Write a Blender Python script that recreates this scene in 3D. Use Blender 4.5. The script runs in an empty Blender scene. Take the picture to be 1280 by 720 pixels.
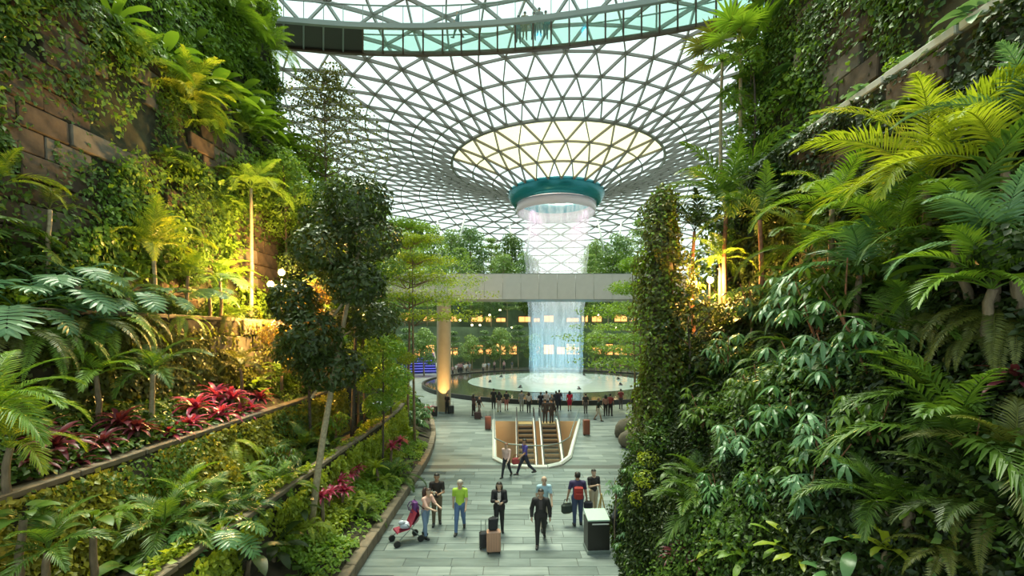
import bpy, bmesh, math, random
import numpy as np
from mathutils import Vector, Matrix, Euler

# ------------------------------------------------------------------ camera, sky, sun, exposure
F_PX, HORIZON, CAM_H = 560.0, 415.0, 6.6
scene = bpy.context.scene
COL = scene.collection
cam_data = bpy.data.cameras.new('camera')
cam = bpy.data.objects.new('camera', cam_data)
COL.objects.link(cam)
cam.location = (0, 0, CAM_H)
cam.rotation_euler = (math.radians(90), 0, 0)
cam_data.sensor_width = 36.0
cam_data.lens = F_PX / 1280.0 * 36.0
cam_data.shift_y = (HORIZON - 360.0) / 1280.0
cam_data.clip_end = 600
scene.camera = cam

world = bpy.data.worlds.new('overcast_sky')
scene.world = world
world.use_nodes = True
wn = world.node_tree.nodes
wn['Background'].inputs[0].default_value = (0.86, 0.95, 0.96, 1)
wn['Background'].inputs[1].default_value = 0.93

sun_data = bpy.data.lights.new('sun', 'SUN')
sun_data.energy = 7.0
sun_data.angle = math.radians(24)
sun_data.color = (1.0, 0.90, 0.68)
sun = bpy.data.objects.new('sun', sun_data)
COL.objects.link(sun)
# light comes from high up, ahead of the camera and a little to its left
sun.rotation_euler = Vector((0.10, -0.36, -1.0)).to_track_quat('-Z', 'Y').to_euler()

vs = scene.view_settings
vs.view_transform = 'Standard'
vs.look = 'None'
vs.gamma = 1.0
vs.use_curve_mapping = False
vs.exposure = 0.8

scene.cycles.max_bounces = 6
scene.cycles.transparent_max_bounces = 16
scene.cycles.caustics_reflective = False
scene.cycles.caustics_refractive = False

rng = random.Random(7)
nrg = np.random.default_rng(11)
PI = math.pi


def at(px, py, d):
    """world point at depth d seen at pixel (px, py)"""
    return Vector(((px - 640) / F_PX * d, d, CAM_H - (py - HORIZON) / F_PX * d))


def ground(px, py):
    d = F_PX * CAM_H / (py - HORIZON)
    return Vector(((px - 640) / F_PX * d, d, 0))


# ------------------------------------------------------------------ helpers
def set_tags(o, label=None, cat=None, group=None, kind=None):
    if label:
        o['label'] = label
    if cat:
        o['category'] = cat
    if group:
        o['group'] = group
    if kind:
        o['kind'] = kind
    return o


def thing(name, label, cat, loc=(0, 0, 0), rz=0.0, group=None):
    o = bpy.data.objects.new(name, None)
    o.empty_display_size = 0.1
    COL.objects.link(o)
    o.location = loc
    o.rotation_euler = (0, 0, rz)
    return set_tags(o, label, cat, group)


def put(name, me, parent=None, loc=(0, 0, 0), rot=(0, 0, 0), scale=(1, 1, 1), mat=None):
    o = bpy.data.objects.new(name, me)
    COL.objects.link(o)
    if parent is not None:
        o.parent = parent
    o.location = loc
    o.rotation_euler = rot
    o.scale = (scale, scale, scale) if isinstance(scale, (int, float)) else scale
    if mat is not None:
        if len(me.materials) == 0:
            me.materials.append(mat)
        elif me.materials[0] is not mat:
            o.material_slots[0].link = 'OBJECT'
            o.material_slots[0].material = mat
    return o


def fast_mesh(name, verts, faces, mat=None, smooth=False):
    """verts (n,3) array, faces (m,k) array of one size"""
    verts = np.asarray(verts, dtype=np.float32)
    faces = np.asarray(faces, dtype=np.int32)
    me = bpy.data.meshes.new(name)
    m, k = faces.shape
    me.vertices.add(len(verts))
    me.vertices.foreach_set('co', verts.ravel())
    me.loops.add(m * k)
    me.loops.foreach_set('vertex_index', faces.ravel())
    me.polygons.add(m)
    me.polygons.foreach_set('loop_start', np.arange(0, m * k, k, dtype=np.int32))
    if smooth:
        me.polygons.foreach_set('use_smooth', np.ones(m, dtype=bool))
    me.update(calc_edges=True)
    if mat:
        me.materials.append(mat)
    return me


def pymesh(name, verts, faces, mat=None, smooth=False):
    me = bpy.data.meshes.new(name)
    me.from_pydata([tuple(v) for v in verts], [], faces)
    if smooth:
        for p in me.polygons:
            p.use_smooth = True
    me.update()
    if mat:
        me.materials.append(mat)
    return me


class MB:
    """collects simple shapes into one mesh"""
    def __init__(self):
        self.v, self.f = [], []

    def add(self, v, f):
        n = len(self.v)
        self.v += [tuple(x) for x in v]
        self.f += [tuple(i + n for i in q) for q in f]
        return self

    def box(self, c, s, rot=None, bevel=0.0):
        hx, hy, hz = s[0] / 2, s[1] / 2, s[2] / 2
        if bevel > 0:
            b = min(bevel, hx * .9, hy * .9, hz * .9)
            pts, fs = [], []
            lay = [(-hz, b), (-hz + b, 0), (hz - b, 0), (hz, b)]
            for z, i in lay:
                x, y = hx - i, hy - i
                k = b
                pts += [(-x + k, -y, z), (x - k, -y, z), (x, -y + k, z), (x, y - k, z),
                        (x - k, y, z), (-x + k, y, z), (-x, y - k, z), (-x, -y + k, z)]
            for L in range(3):
                for j in range(8):
                    a = L * 8 + j
                    bb = L * 8 + (j + 1) % 8
                    fs.append((a, bb, bb + 8, a + 8))
            fs.append(tuple(range(7, -1, -1)))
            fs.append(tuple(range(24, 32)))
        else:
            pts = [(x, y, z) for z in (-hz, hz) for y in (-hy, hy) for x in (-hx, hx)]
            fs = [(0, 2, 3, 1), (4, 5, 7, 6), (0, 1, 5, 4), (2, 6, 7, 3), (0, 4, 6, 2), (1, 3, 7, 5)]
        M = rot.to_matrix() if rot is not None else Matrix.Identity(3)
        c = Vector(c)
        return self.add([M @ Vector(p) + c for p in pts], fs)

    def tube(self, pts, radii, n=8, cap=True):
        pts = [Vector(p) for p in pts]
        if not isinstance(radii, (list, tuple)):
            radii = [radii] * len(pts)
        v, f = [], []
        for i, p in enumerate(pts):
            a = pts[max(0, i - 1)]
            b = pts[min(len(pts) - 1, i + 1)]
            t = (b - a).normalized()
            u = t.cross(Vector((0.13, 0.37, 1)) if abs(t.z) < .95 else Vector((1, 0.1, 0))).normalized()
            w = t.cross(u)
            for k in range(n):
                an = 2 * PI * k / n
                v.append(p + (u * math.cos(an) + w * math.sin(an)) * radii[i])
        for i in range(len(pts) - 1):
            for k in range(n):
                a, b = i * n + k, i * n + (k + 1) % n
                f.append((a, b, b + n, a + n))
        if cap:
            f.append(tuple(range(n - 1, -1, -1)))
            f.append(tuple(range((len(pts) - 1) * n, len(pts) * n)))
        return self.add(v, f)

    def lathe(self, prof, n=24, c=(0, 0, 0), a0=0.0, a1=2 * PI):
        v, f = [], []
        full = abs(a1 - a0 - 2 * PI) < 1e-6
        m = n if full else n + 1
        for r, z in prof:
            for k in range(m):
                an = a0 + (a1 - a0) * k / n
                v.append((c[0] + r * math.cos(an), c[1] + r * math.sin(an), c[2] + z))
        for i in range(len(prof) - 1):
            for k in range(n):
                a, b = i * m + k, i * m + (k + 1) % m
                f.append((a, b, b + m, a + m))
        return self.add(v, f)

    def sphere(self, c, r, n=10, m=7, s=(1, 1, 1)):
        prof = [(max(1e-4, math.sin(PI * i / m)) * r, -math.cos(PI * i / m) * r) for i in range(m + 1)]
        v, f = [], []
        for rr, z in prof:
            for k in range(n):
                an = 2 * PI * k / n
                v.append((c[0] + rr * math.cos(an) * s[0], c[1] + rr * math.sin(an) * s[1], c[2] + z * s[2]))
        for i in range(m):
            for k in range(n):
                a, b = i * n + k, i * n + (k + 1) % n
                f.append((a, b, b + n, a + n))
        return self.add(v, f)

    def mesh(self, name, mat=None, smooth=False):
        return pymesh(name, self.v, self.f, mat, smooth)

    def build(self, name, mat=None, parent=None, smooth=False, **kw):
        return put(name, self.mesh(name, mat, smooth), parent, **kw)


# ------------------------------------------------------------------ materials
def new_mat(name):
    m = bpy.data.materials.new(name)
    m.use_nodes = True
    nt = m.node_tree
    return m, nt, nt.nodes, nt.links, nt.nodes['Principled BSDF']


def plain(name, col, rough=0.6, metal=0.0, noise=0.0, scale=8.0, bump=0.0, spec=0.5, stretch=None):
    m, nt, n, l, b = new_mat(name)
    b.inputs['Roughness'].default_value = rough
    b.inputs['Metallic'].default_value = metal
    b.inputs['Specular IOR Level'].default_value = spec
    if noise > 0 or bump > 0:
        tc = n.new('ShaderNodeTexCoord')
        mp = n.new('ShaderNodeMapping')
        if stretch:
            mp.inputs['Scale'].default_value = stretch
        l.new(tc.outputs['Object'], mp.inputs[0])
        nz = n.new('ShaderNodeTexNoise')
        nz.inputs['Scale'].default_value = scale
        nz.inputs['Detail'].default_value = 5
        l.new(mp.outputs[0], nz.inputs['Vector'])
        rp = n.new('ShaderNodeValToRGB')
        lo = [c * (1 - noise) for c in col]
        hi = [min(1, c * (1 + noise)) for c in col]
        rp.color_ramp.elements[0].color = (*lo, 1)
        rp.color_ramp.elements[1].color = (*hi, 1)
        rp.color_ramp.elements[0].position = 0.3
        rp.color_ramp.elements[1].position = 0.7
        l.new(nz.outputs['Fac'], rp.inputs[0])
        l.new(rp.outputs[0], b.inputs['Base Color'])
        if bump > 0:
            bp = n.new('ShaderNodeBump')
            bp.inputs['Strength'].default_value = bump
            bp.inputs['Distance'].default_value = 0.05
            l.new(nz.outputs['Fac'], bp.inputs['Height'])
            l.new(bp.outputs[0], b.inputs['Normal'])
    else:
        b.inputs['Base Color'].default_value = (*col, 1)
    return m


def leaf(name, dark, light, trans=0.35, rough=0.42, patch=0.25):
    """leaf: colour varies from leaf to leaf and from plant to plant"""
    m, nt, n, l, b = new_mat(name)
    geo = n.new('ShaderNodeNewGeometry')
    oi = n.new('ShaderNodeObjectInfo')
    tc = n.new('ShaderNodeNewGeometry')
    nz = n.new('ShaderNodeTexNoise')
    nz.inputs['Scale'].default_value = 0.9
    l.new(tc.outputs['Position'], nz.inputs['Vector'])
    a = n.new('ShaderNodeMath'); a.operation = 'MULTIPLY_ADD'
    l.new(geo.outputs['Random Per Island'], a.inputs[0]); a.inputs[1].default_value = 0.45
    h = n.new('ShaderNodeMath'); h.operation = 'MULTIPLY'
    l.new(oi.outputs['Random'], h.inputs[0]); h.inputs[1].default_value = 0.3
    l.new(h.outputs[0], a.inputs[2])
    c = n.new('ShaderNodeMath'); c.operation = 'MULTIPLY_ADD'
    l.new(nz.outputs['Fac'], c.inputs[0]); c.inputs[1].default_value = patch * 2
    l.new(a.outputs[0], c.inputs[2])
    d = n.new('ShaderNodeMath'); d.operation = 'SUBTRACT'; d.use_clamp = True
    l.new(c.outputs[0], d.inputs[0]); d.inputs[1].default_value = patch * 0.5
    rp = n.new('ShaderNodeMix'); rp.data_type = 'RGBA'
    rp.inputs[6].default_value = (*dark, 1)
    rp.inputs[7].default_value = (*light, 1)
    l.new(d.outputs[0], rp.inputs[0])
    l.new(rp.outputs[2], b.inputs['Base Color'])
    b.inputs['Roughness'].default_value = rough
    b.inputs['Specular IOR Level'].default_value = 0.45
    tr = n.new('ShaderNodeBsdfTranslucent')
    br = n.new('ShaderNodeMix'); br.data_type = 'RGBA'; br.blend_type = 'MULTIPLY'
    br.inputs[0].default_value = 0.93
    l.new(rp.outputs[2], br.inputs[6])
    br.inputs[7].default_value = (1.5, 1.35, 0.6, 1)
    l.new(br.outputs[2], tr.inputs[0])
    mx = n.new('ShaderNodeMixShader')
    mx.inputs[0].default_value = trans
    l.new(b.outputs[0], mx.inputs[1])
    l.new(tr.outputs[0], mx.inputs[2])
    l.new(mx.outputs[0], n['Material Output'].inputs[0])
    return m


def glow(name, col, strength):
    m, nt, n, l, b = new_mat(name)
    b.inputs['Base Color'].default_value = (*col, 1)
    b.inputs['Emission Color'].default_value = (*col, 1)
    b.inputs['Emission Strength'].default_value = strength
    return m


def pane_mat(name, tint, clear, white):
    """roof glass: clear part lets the sky through, frit part scatters it"""
    m, nt, n, l, b = new_mat(name)
    tp = n.new('ShaderNodeBsdfTransparent'); tp.inputs[0].default_value = (*tint, 1)
    tl = n.new('ShaderNodeBsdfTranslucent'); tl.inputs[0].default_value = (*white, 1)
    gl = n.new('ShaderNodeBsdfGlossy'); gl.inputs['Roughness'].default_value = 0.08
    gl.inputs[0].default_value = (0.8, 0.9, 0.95, 1)
    m1 = n.new('ShaderNodeMixShader'); m1.inputs[0].default_value = clear
    l.new(tl.outputs[0], m1.inputs[1]); l.new(tp.outputs[0], m1.inputs[2])
    m2 = n.new('ShaderNodeMixShader'); m2.inputs[0].default_value = 0.06
    l.new(m1.outputs[0], m2.inputs[1]); l.new(gl.outputs[0], m2.inputs[2])
    l.new(m2.outputs[0], n['Material Output'].inputs[0])
    return m


def clear_glass(name, tint=(0.85, 0.95, 0.93), amount=0.85):
    m, nt, n, l, b = new_mat(name)
    tp = n.new('ShaderNodeBsdfTransparent'); tp.inputs[0].default_value = (*tint, 1)
    b.inputs['Base Color'].default_value = (0.55, 0.75, 0.72, 1)
    b.inputs['Roughness'].default_value = 0.05
    mx = n.new('ShaderNodeMixShader'); mx.inputs[0].default_value = amount
    l.new(b.outputs[0], mx.inputs[1]); l.new(tp.outputs[0], mx.inputs[2])
    l.new(mx.outputs[0], n['Material Output'].inputs[0])
    return m


def water_mat():
    m, nt, n, l, b = new_mat('falling_water')
    tc = n.new('ShaderNodeTexCoord')
    mp = n.new('ShaderNodeMapping'); mp.inputs['Scale'].default_value = (1.6, 1.6, 0.10)
    l.new(tc.outputs['Object'], mp.inputs[0])
    nz = n.new('ShaderNodeTexNoise'); nz.inputs['Scale'].default_value = 2.2
    nz.inputs['Detail'].default_value = 6
    l.new(mp.outputs[0], nz.inputs['Vector'])
    mr = n.new('ShaderNodeMapRange')
    mr.inputs[1].default_value = 0.35; mr.inputs[2].default_value = 0.68
    mr.inputs[3].default_value = 0.06; mr.inputs[4].default_value = 0.27
    l.new(nz.outputs['Fac'], mr.inputs[0])
    df = n.new('ShaderNodeBsdfDiffuse'); df.inputs[0].default_value = (0.9, 0.93, 0.95, 1)
    tl = n.new('ShaderNodeBsdfTranslucent'); tl.inputs[0].default_value = (0.9, 0.93, 0.95, 1)
    mxa = n.new('ShaderNodeMixShader'); mxa.inputs[0].default_value = 0.5
    l.new(df.outputs[0], mxa.inputs[1]); l.new(tl.outputs[0], mxa.inputs[2])
    tp = n.new('ShaderNodeBsdfTransparent')
    mx = n.new('ShaderNodeMixShader')
    l.new(mr.outputs[0], mx.inputs[0])
    l.new(tp.outputs[0], mx.inputs[1]); l.new(mxa.outputs[0], mx.inputs[2])
    l.new(mx.outputs[0], n['Material Output'].inputs[0])
    return m


def stone_floor(name, bricks=False):
    m, nt, n, l, b = new_mat(name)
    tc = n.new('ShaderNodeNewGeometry')
    mp = n.new('ShaderNodeMapping'); mp.inputs['Scale'].default_value = (0.35, 2.4, 1)
    l.new(tc.outputs['Position'], mp.inputs[0])
    nz = n.new('ShaderNodeTexNoise'); nz.inputs['Scale'].default_value = 1.3; nz.inputs['Detail'].default_value = 7
    nz.inputs['Roughness'].default_value = 0.65
    l.new(mp.outputs[0], nz.inputs['Vector'])
    oi = n.new('ShaderNodeObjectInfo')
    ad = n.new('ShaderNodeMath'); ad.operation = 'MULTIPLY_ADD'
    l.new(oi.outputs['Random'], ad.inputs[0]); ad.inputs[1].default_value = 0.0 if bricks else 0.34
    l.new(nz.outputs['Fac'], ad.inputs[2])
    if bricks:
        bt = n.new('ShaderNodeTexBrick')
        bt.inputs['Scale'].default_value = 0.93
        bt.inputs['Brick Width'].default_value = 1.5
        bt.inputs['Row Height'].default_value = 0.45
        bt.inputs['Mortar Size'].default_value = 0.006
        bt.inputs['Color1'].default_value = (0, 0, 0, 1); bt.inputs['Color2'].default_value = (1, 1, 1, 1)
        bt.inputs['Mortar'].default_value = (0, 0, 0, 1)
        l.new(tc.outputs['Position'], bt.inputs['Vector'])
        a2 = n.new('ShaderNodeMath'); a2.operation = 'MULTIPLY_ADD'
        l.new(bt.outputs['Color'], a2.inputs[0]); a2.inputs[1].default_value = 0.30
        l.new(ad.outputs[0], a2.inputs[2]); ad = a2
    rp = n.new('ShaderNodeValToRGB')
    e = rp.color_ramp.elements
    e[0].position = 0.35; e[0].color = (0.08, 0.105, 0.097, 1)
    e[1].position = 0.95; e[1].color = (0.31, 0.35, 0.33, 1)
    x = e.new(0.65); x.color = (0.165, 0.20, 0.187, 1)
    l.new(ad.outputs[0], rp.inputs[0])
    l.new(rp.outputs[0], b.inputs['Base Color'])
    b.inputs['Roughness'].default_value = 0.38
    return m


MAT = {}
MAT['floor_far'] = stone_floor('pale_stone_floor', True)
MAT['tile'] = stone_floor('stone_paver')
MAT['joint'] = plain('floor_joint', (0.10, 0.11, 0.10), 0.8)
MAT['steel'] = plain('roof_steel', (0.20, 0.185, 0.16), 0.45, 0.2)
MAT['pane'] = pane_mat('roof_glass', (0.72, 0.84, 0.83), 0.82, (0.54, 0.68, 0.68))
MAT['pane_cream'] = pane_mat('fritted_roof_glass', (0.74, 0.78, 0.52), 0.64, (0.56, 0.54, 0.32))
MAT['teal'] = plain('teal_rim', (0.01, 0.20, 0.24), 0.25, 0.3)
MAT['pink_lip'] = plain('water_lip', (0.80, 0.66, 0.72), 0.35)
MAT['water'] = water_mat()
MAT['pool'] = plain('pool_water', (0.34, 0.44, 0.41), 0.12, noise=0.08, scale=0.6)
MAT['black_stone'] = plain('black_wet_stone', (0.035, 0.04, 0.032), 0.10, noise=0.3, scale=1.2)
MAT['pale_stone'] = plain('pale_stone', (0.50, 0.50, 0.44), 0.5, noise=0.08, scale=3)
MAT['fascia'] = plain('fascia_panel', (0.60, 0.58, 0.55), 0.45, noise=0.04, scale=2)
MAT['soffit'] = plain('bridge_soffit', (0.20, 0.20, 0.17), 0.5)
MAT['column'] = plain('column_cladding', (0.42, 0.33, 0.20), 0.4, noise=0.06, scale=2)
MAT['concrete'] = plain('concrete', (0.26, 0.24, 0.20), 0.8, noise=0.25, scale=2.5, bump=0.3)
MAT['coping'] = plain('coping_stone', (0.19, 0.145, 0.095), 0.7, noise=0.25, scale=4, bump=0.2)
MAT['coping_grey'] = plain('grey_coping', (0.48, 0.50, 0.45), 0.6, noise=0.15, scale=4, bump=0.2)
MAT['rock'] = plain('brown_stone_panel', (0.085, 0.058, 0.034), 0.85, noise=0.55, scale=2.6, bump=0.6)
MAT['rock_grey'] = plain('grey_stone_panel', (0.15, 0.125, 0.09), 0.85, noise=0.3, scale=2.6, bump=0.5)
MAT['soil'] = plain('dark_soil', (0.05, 0.04, 0.022), 0.95, noise=0.5, scale=3, bump=0.8)
MAT['backing'] = plain('mossy_backing', (0.045, 0.045, 0.02), 0.95, noise=0.5, scale=2, bump=0.8)
MAT['bark'] = plain('bark', (0.22, 0.16, 0.10), 0.85, noise=0.35, scale=14, bump=0.6, stretch=(1, 1, .3))
MAT['bark_dark'] = plain('dark_bark', (0.09, 0.07, 0.05), 0.9, noise=0.35, scale=14, bump=0.6)
MAT['bark_pale'] = plain('pale_bark', (0.40, 0.32, 0.20), 0.8, noise=0.25, scale=14, bump=0.4)
MAT['bark_red'] = plain('reddish_bark', (0.30, 0.13, 0.07), 0.8, noise=0.25, scale=14, bump=0.4)
MAT['grey_metal'] = plain('grey_metal', (0.22, 0.26, 0.24), 0.4, 0.4)
MAT['brown_metal'] = plain('brown_metal', (0.10, 0.065, 0.045), 0.45, 0.2)
MAT['dark_metal'] = plain('dark_metal', (0.03, 0.03, 0.03), 0.4, 0.3)
MAT['white_metal'] = plain('white_metal', (0.75, 0.75, 0.70), 0.35)
MAT['black_panel'] = plain('black_panel', (0.02, 0.018, 0.015), 0.4)
MAT['floor_glass'] = clear_glass('bridge_floor_glass', (0.80, 0.92, 0.88), 0.88)
MAT['rail_glass'] = clear_glass('rail_glass', (0.90, 0.97, 0.96), 0.90)
MAT['orange_wall'] = plain('amber_wall', (0.72, 0.52, 0.32), 0.5)
MAT['brass'] = plain('brass_trim', (0.75, 0.52, 0.20), 0.35, 0.6)
MAT['step_edge'] = plain('step_edge_metal', (0.20, 0.14, 0.06), 0.5)
MAT['tread'] = plain('dark_tread', (0.035, 0.03, 0.022), 0.5)
MAT['rubber'] = plain('black_rubber', (0.02, 0.02, 0.02), 0.6)
MAT['warm_glow'] = glow('warm_shop_light', (1.0, 0.45, 0.13), 1.1)
MAT['bulb'] = glow('warm_lamp', (1.0, 0.72, 0.32), 40.0)
MAT['bulb_small'] = glow('small_warm_lamp', (1.0, 0.78, 0.42), 9.0)
MAT['blue_step'] = plain('blue_step', (0.07, 0.07, 0.42), 0.4)
MAT['blue_nose'] = glow('blue_step_light', (0.25, 0.25, 0.95), 0.7)
# leaves: (dark tone of the species, bright tone of the species)
MAT['L_lime'] = leaf('lime_leaf', (0.13, 0.22, 0.015), (0.50, 0.56, 0.05), 0.42)
MAT['L_bright'] = leaf('bright_leaf', (0.08, 0.19, 0.015), (0.30, 0.45, 0.05), 0.40)
MAT['L_mid'] = leaf('mid_green_leaf', (0.030, 0.085, 0.010), (0.15, 0.255, 0.032), 0.33)
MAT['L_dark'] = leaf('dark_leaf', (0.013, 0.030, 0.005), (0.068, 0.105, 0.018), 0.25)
MAT['L_blue'] = leaf('bluish_leaf', (0.05, 0.145, 0.06), (0.24, 0.41, 0.20), 0.25, 0.33)
MAT['L_gloss'] = leaf('glossy_leaf', (0.03, 0.095, 0.025), (0.15, 0.30, 0.105), 0.25, 0.28)
MAT['L_yellow'] = leaf('yellow_green_leaf', (0.10, 0.135, 0.012), (0.50, 0.46, 0.05), 0.40)
MAT['L_olive'] = leaf('olive_leaf', (0.05, 0.07, 0.010), (0.21, 0.225, 0.04), 0.32)
MAT['L_red'] = leaf('crimson_leaf', (0.16, 0.012, 0.04), (0.62, 0.07, 0.17), 0.30, 0.35)
MAT['L_maroon'] = leaf('maroon_leaf', (0.06, 0.012, 0.02), (0.26, 0.05, 0.07), 0.25, 0.35)
MAT['L_far'] = leaf('far_tree_leaf', (0.07, 0.15, 0.05), (0.22, 0.36, 0.13), 0.30)
MAT['L_far2'] = leaf('far_tree_leaf_pale', (0.12, 0.22, 0.06), (0.34, 0.48, 0.16), 0.30)
MAT['L_autumn'] = leaf('tan_leaf', (0.16, 0.10, 0.02), (0.42, 0.30, 0.08), 0.30)  # warm glow of the floodlights put into the leaf colour

# ------------------------------------------------------------------ floor with the escalator opening
CX, CY = 5.6, 57.0                       # axis of the waterfall
WELL = [(-0.2, 22.0), (0.8, 21.7), (1.7, 21.7), (2.4, 22.2), (3.0, 23.4), (5.0, 33.2), (-1.35, 33.2), (-0.9, 23.2)]


def structure(name, me, mat=None, parent=None):
    o = put(name, me, parent, mat=mat)
    if parent is None:
        o['kind'] = 'structure'
    return o


bm = bmesh.new()
out = [bm.verts.new((x, y, 0)) for x, y in ((-60, -6), (70, -6), (70, 140), (-60, 140))]
inn = [bm.verts.new((x, y, 0)) for x, y in WELL]
ed = [bm.edges.new((r[i], r[(i + 1) % len(r)])) for r in (out, inn) for i in range(len(r))]
bmesh.ops.triangle_fill(bm, use_beauty=True, edges=ed)
for f_ in bm.faces:
    if f_.normal.z < 0:
        f_.normal_flip()
me = bpy.data.meshes.new('floor')
bm.to_mesh(me); bm.free()
floor = structure('floor', me, MAT['floor_far'])

# stone pavers laid in courses across the walkway (the nearest ones, one by one)
tile_meshes = {}
for w_ in (0.9, 1.35, 1.8):
    mb = MB().box((0, 0, 0.006), (w_ - 0.018, 0.45 - 0.018, 0.02), bevel=0.004)
    tile_meshes[w_] = mb.mesh('stone_paver', MAT['tile'])
base = MB().box((2.0, 17.0, 0.0015), (13.4, 10.4, 0.003)).build('paver_bed', MAT['joint'], floor)
n_tile = 0
row = 0
d = 11.9
while d < 21.4 and n_tile < 300:
    x = -4.1 + (row * 0.61) % 1.1 - 0.9
    xr = 4.6 if d < 15.5 else 8.3
    while x < xr:
        w_ = rng.choice((0.9, 1.35, 1.8, 1.8))
        if x > -4.9 and n_tile < 300:
            put('stone_paver', tile_meshes[w_], floor, (x + w_ / 2, d, 0.003 + rng.uniform(0, 0.003)))
            n_tile += 1
        x += w_
    d += 0.45
    row += 1

# ------------------------------------------------------------------ glass roof
PROF = [(5.9, 24.2), (8.0, 25.4), (10.5, 26.5), (13.1, 27.6), (15.5, 28.35), (18.0, 29.0), (20.6, 29.55), (23.1, 30.0),
        (25.7, 30.35), (28.3, 30.6), (31.0, 30.75), (33.8, 30.75), (36.6, 30.55), (39.4, 30.15), (42.2, 29.6), (45.0, 28.85),
        (47.8, 27.9), (50.5, 26.8), (53.2, 25.5), (55.8, 24.0), (58.4, 22.3), (60.8, 20.5), (63.2, 18.5), (65.5, 16.3),
        (67.6, 14.0), (69.6, 11.5), (71.4, 8.9), (73.0, 6.2), (74.3, 3.4), (75.3, 0.4)]
roof = thing('glass_roof', 'vast toroidal glass roof of triangular panes on a steel lattice', 'roof', (CX, CY, 0))


def node(i, j, n):
    """j-th node of ring i with n nodes; odd rings turned by half a step"""
    r, z = PROF[i]
    a = 2 * PI * (j + 0.5 * (i % 2)) / n - PI / 2
    return Vector((r * math.cos(a), r * math.sin(a), z))


def ring_ang(i, j, n):
    return 2 * PI * (j + 0.5 * (i % 2)) / n - PI / 2


def polar(i, a, dz=0.0):
    r, z = PROF[i]
    return Vector((r * math.cos(a), r * math.sin(a), z + dz))


def beam_mesh(pts, w, h, name):
    v, f = [], []
    for i, p in enumerate(pts):
        a = pts[max(0, i - 1)]; b = pts[min(len(pts) - 1, i + 1)]
        t = (b - a).normalized()
        ax = Vector((p.x, p.y, 0)).normalized()
        i0 = min(range(len(PROF)), key=lambda k: abs(PROF[k][0] - math.hypot(p.x, p.y)))
        i0 = max(0, min(len(PROF) - 2, i0))
        sl = Vector((PROF[i0 + 1][0] - PROF[i0][0], PROF[i0 + 1][1] - PROF[i0][1])).normalized()
        nrm = Vector((-ax.x * sl.y, -ax.y * sl.y, sl.x)).normalized()
        s = t.cross(nrm).normalized()
        for du, dv in ((-w / 2, 0), (w / 2, 0), (w / 2, -h), (-w / 2, -h)):
            v.append(p + s * du + nrm * dv)
    for i in range(len(pts) - 1):
        for k in range(4):
            a, b = i * 4 + k, i * 4 + (k + 1) % 4
            f.append((a, b, b + 4, a + 4))
    f.append((3, 2, 1, 0)); f.append(tuple(range(len(pts) * 4 - 4, len(pts) * 4)))
    return pymesh(name, v, f, MAT['steel'])


NI, NO, RA = 26, 52, 3
last = len(PROF) - 1
for sgn in (1, -1):
    # inner funnel lattice
    step = PI / NI * sgn
    pts = [polar(i, i * step - PI / 2) for i in range(0, RA + 1)]
    mi = beam_mesh(pts, 0.12, 0.26, 'diagonal_beam')
    for k in range(NI):
        put('diagonal_beam', mi, roof, rot=(0, 0, 2 * PI * k / NI))
    step = PI / NO * sgn
    pts = [polar(i, (i - RA) * step - PI / 2) for i in range(RA, last + 1)]
    mo = beam_mesh(pts, 0.12, 0.30, 'diagonal_beam')
    for k in range(NO):
        put('diagonal_beam', mo, roof, rot=(0, 0, 2 * PI * (k + .0) / NO))
for i in range(0, last + 1):
    n = NI * 2 if i <= RA else NO * 1
    n = n if i <= RA else NO
    off = 0.0
    pts = []
    for j in range(n + 1):
        if i <= RA:
            a = 2 * PI * j / n - PI / 2
        else:
            a = 2 * PI * (j + 0.5 * ((i - RA) % 2)) / n - PI / 2
        pts.append(polar(i, a))
    put('ring_beam', beam_mesh(pts, 0.11 if i != RA else 0.30, 0.26, 'ring_beam'), roof)

# panes: the largest in view one by one, the rest as one part
panes = []


def proj(p):
    x, y, z = p.x + CX, p.y + CY, p.z
    if y < 1:
        return None
    return (640 + F_PX * x / y, HORIZON - F_PX * (z - CAM_H) / y)


def pane_family(i, n, up, half_i, half_o, cream):
    """all n panes between ring i and i+1 of one orientation; returns local mesh of pane 0 and the angle step"""
    hi, ho = half_i, half_o
    if up:      # two corners on the inner ring
        a = [2 * PI * (0 + hi) / n - PI / 2, 2 * PI * (1 + hi) / n - PI / 2]
        am = (a[0] + a[1]) / 2
        tri = [polar(i, a[0]), polar(i, a[1]), polar(i + 1, am)]
    else:
        a = [2 * PI * (0 + ho) / n - PI / 2, 2 * PI * (1 + ho) / n - PI / 2]
        am = (a[0] + a[1]) / 2
        tri = [polar(i + 1, a[0]), polar(i + 1, a[1]), polar(i, am)]
    return tri


fam = []
for i in range(last):
    n = NI if i < RA else NO
    k0 = i if i < RA else i - RA
    for up in (True, False):
        fam.append((i, n, pane_family(i, n, up, 0.5 * (k0 % 2), 0.5 * ((k0 + 1) % 2), i < RA)))
cand = []
for fi, (i, n, tri) in enumerate(fam):
    for k in range(n):
        R = Matrix.Rotation(2 * PI * k / n, 3, 'Z')
        q = [proj(R @ p) for p in tri]
        area = 0
        if all(q):
            (x0, y0), (x1, y1), (x2, y2) = q
            cx_, cy_ = (x0 + x1 + x2) / 3, (y0 + y1 + y2) / 3
            if 330 < cx_ < 950 and -5 < cy_ < 400 and (R @ tri[0]).y < 30:
                area = abs((x1 - x0) * (y2 - y0) - (x2 - x0) * (y1 - y0)) / 2
        cand.append((area, fi, k))
cand.sort(reverse=True)
single = set((fi, k) for a, fi, k in cand[:300] if a > 0)
pane_meshes = {}
rest_v, rest_f = [], []
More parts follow.
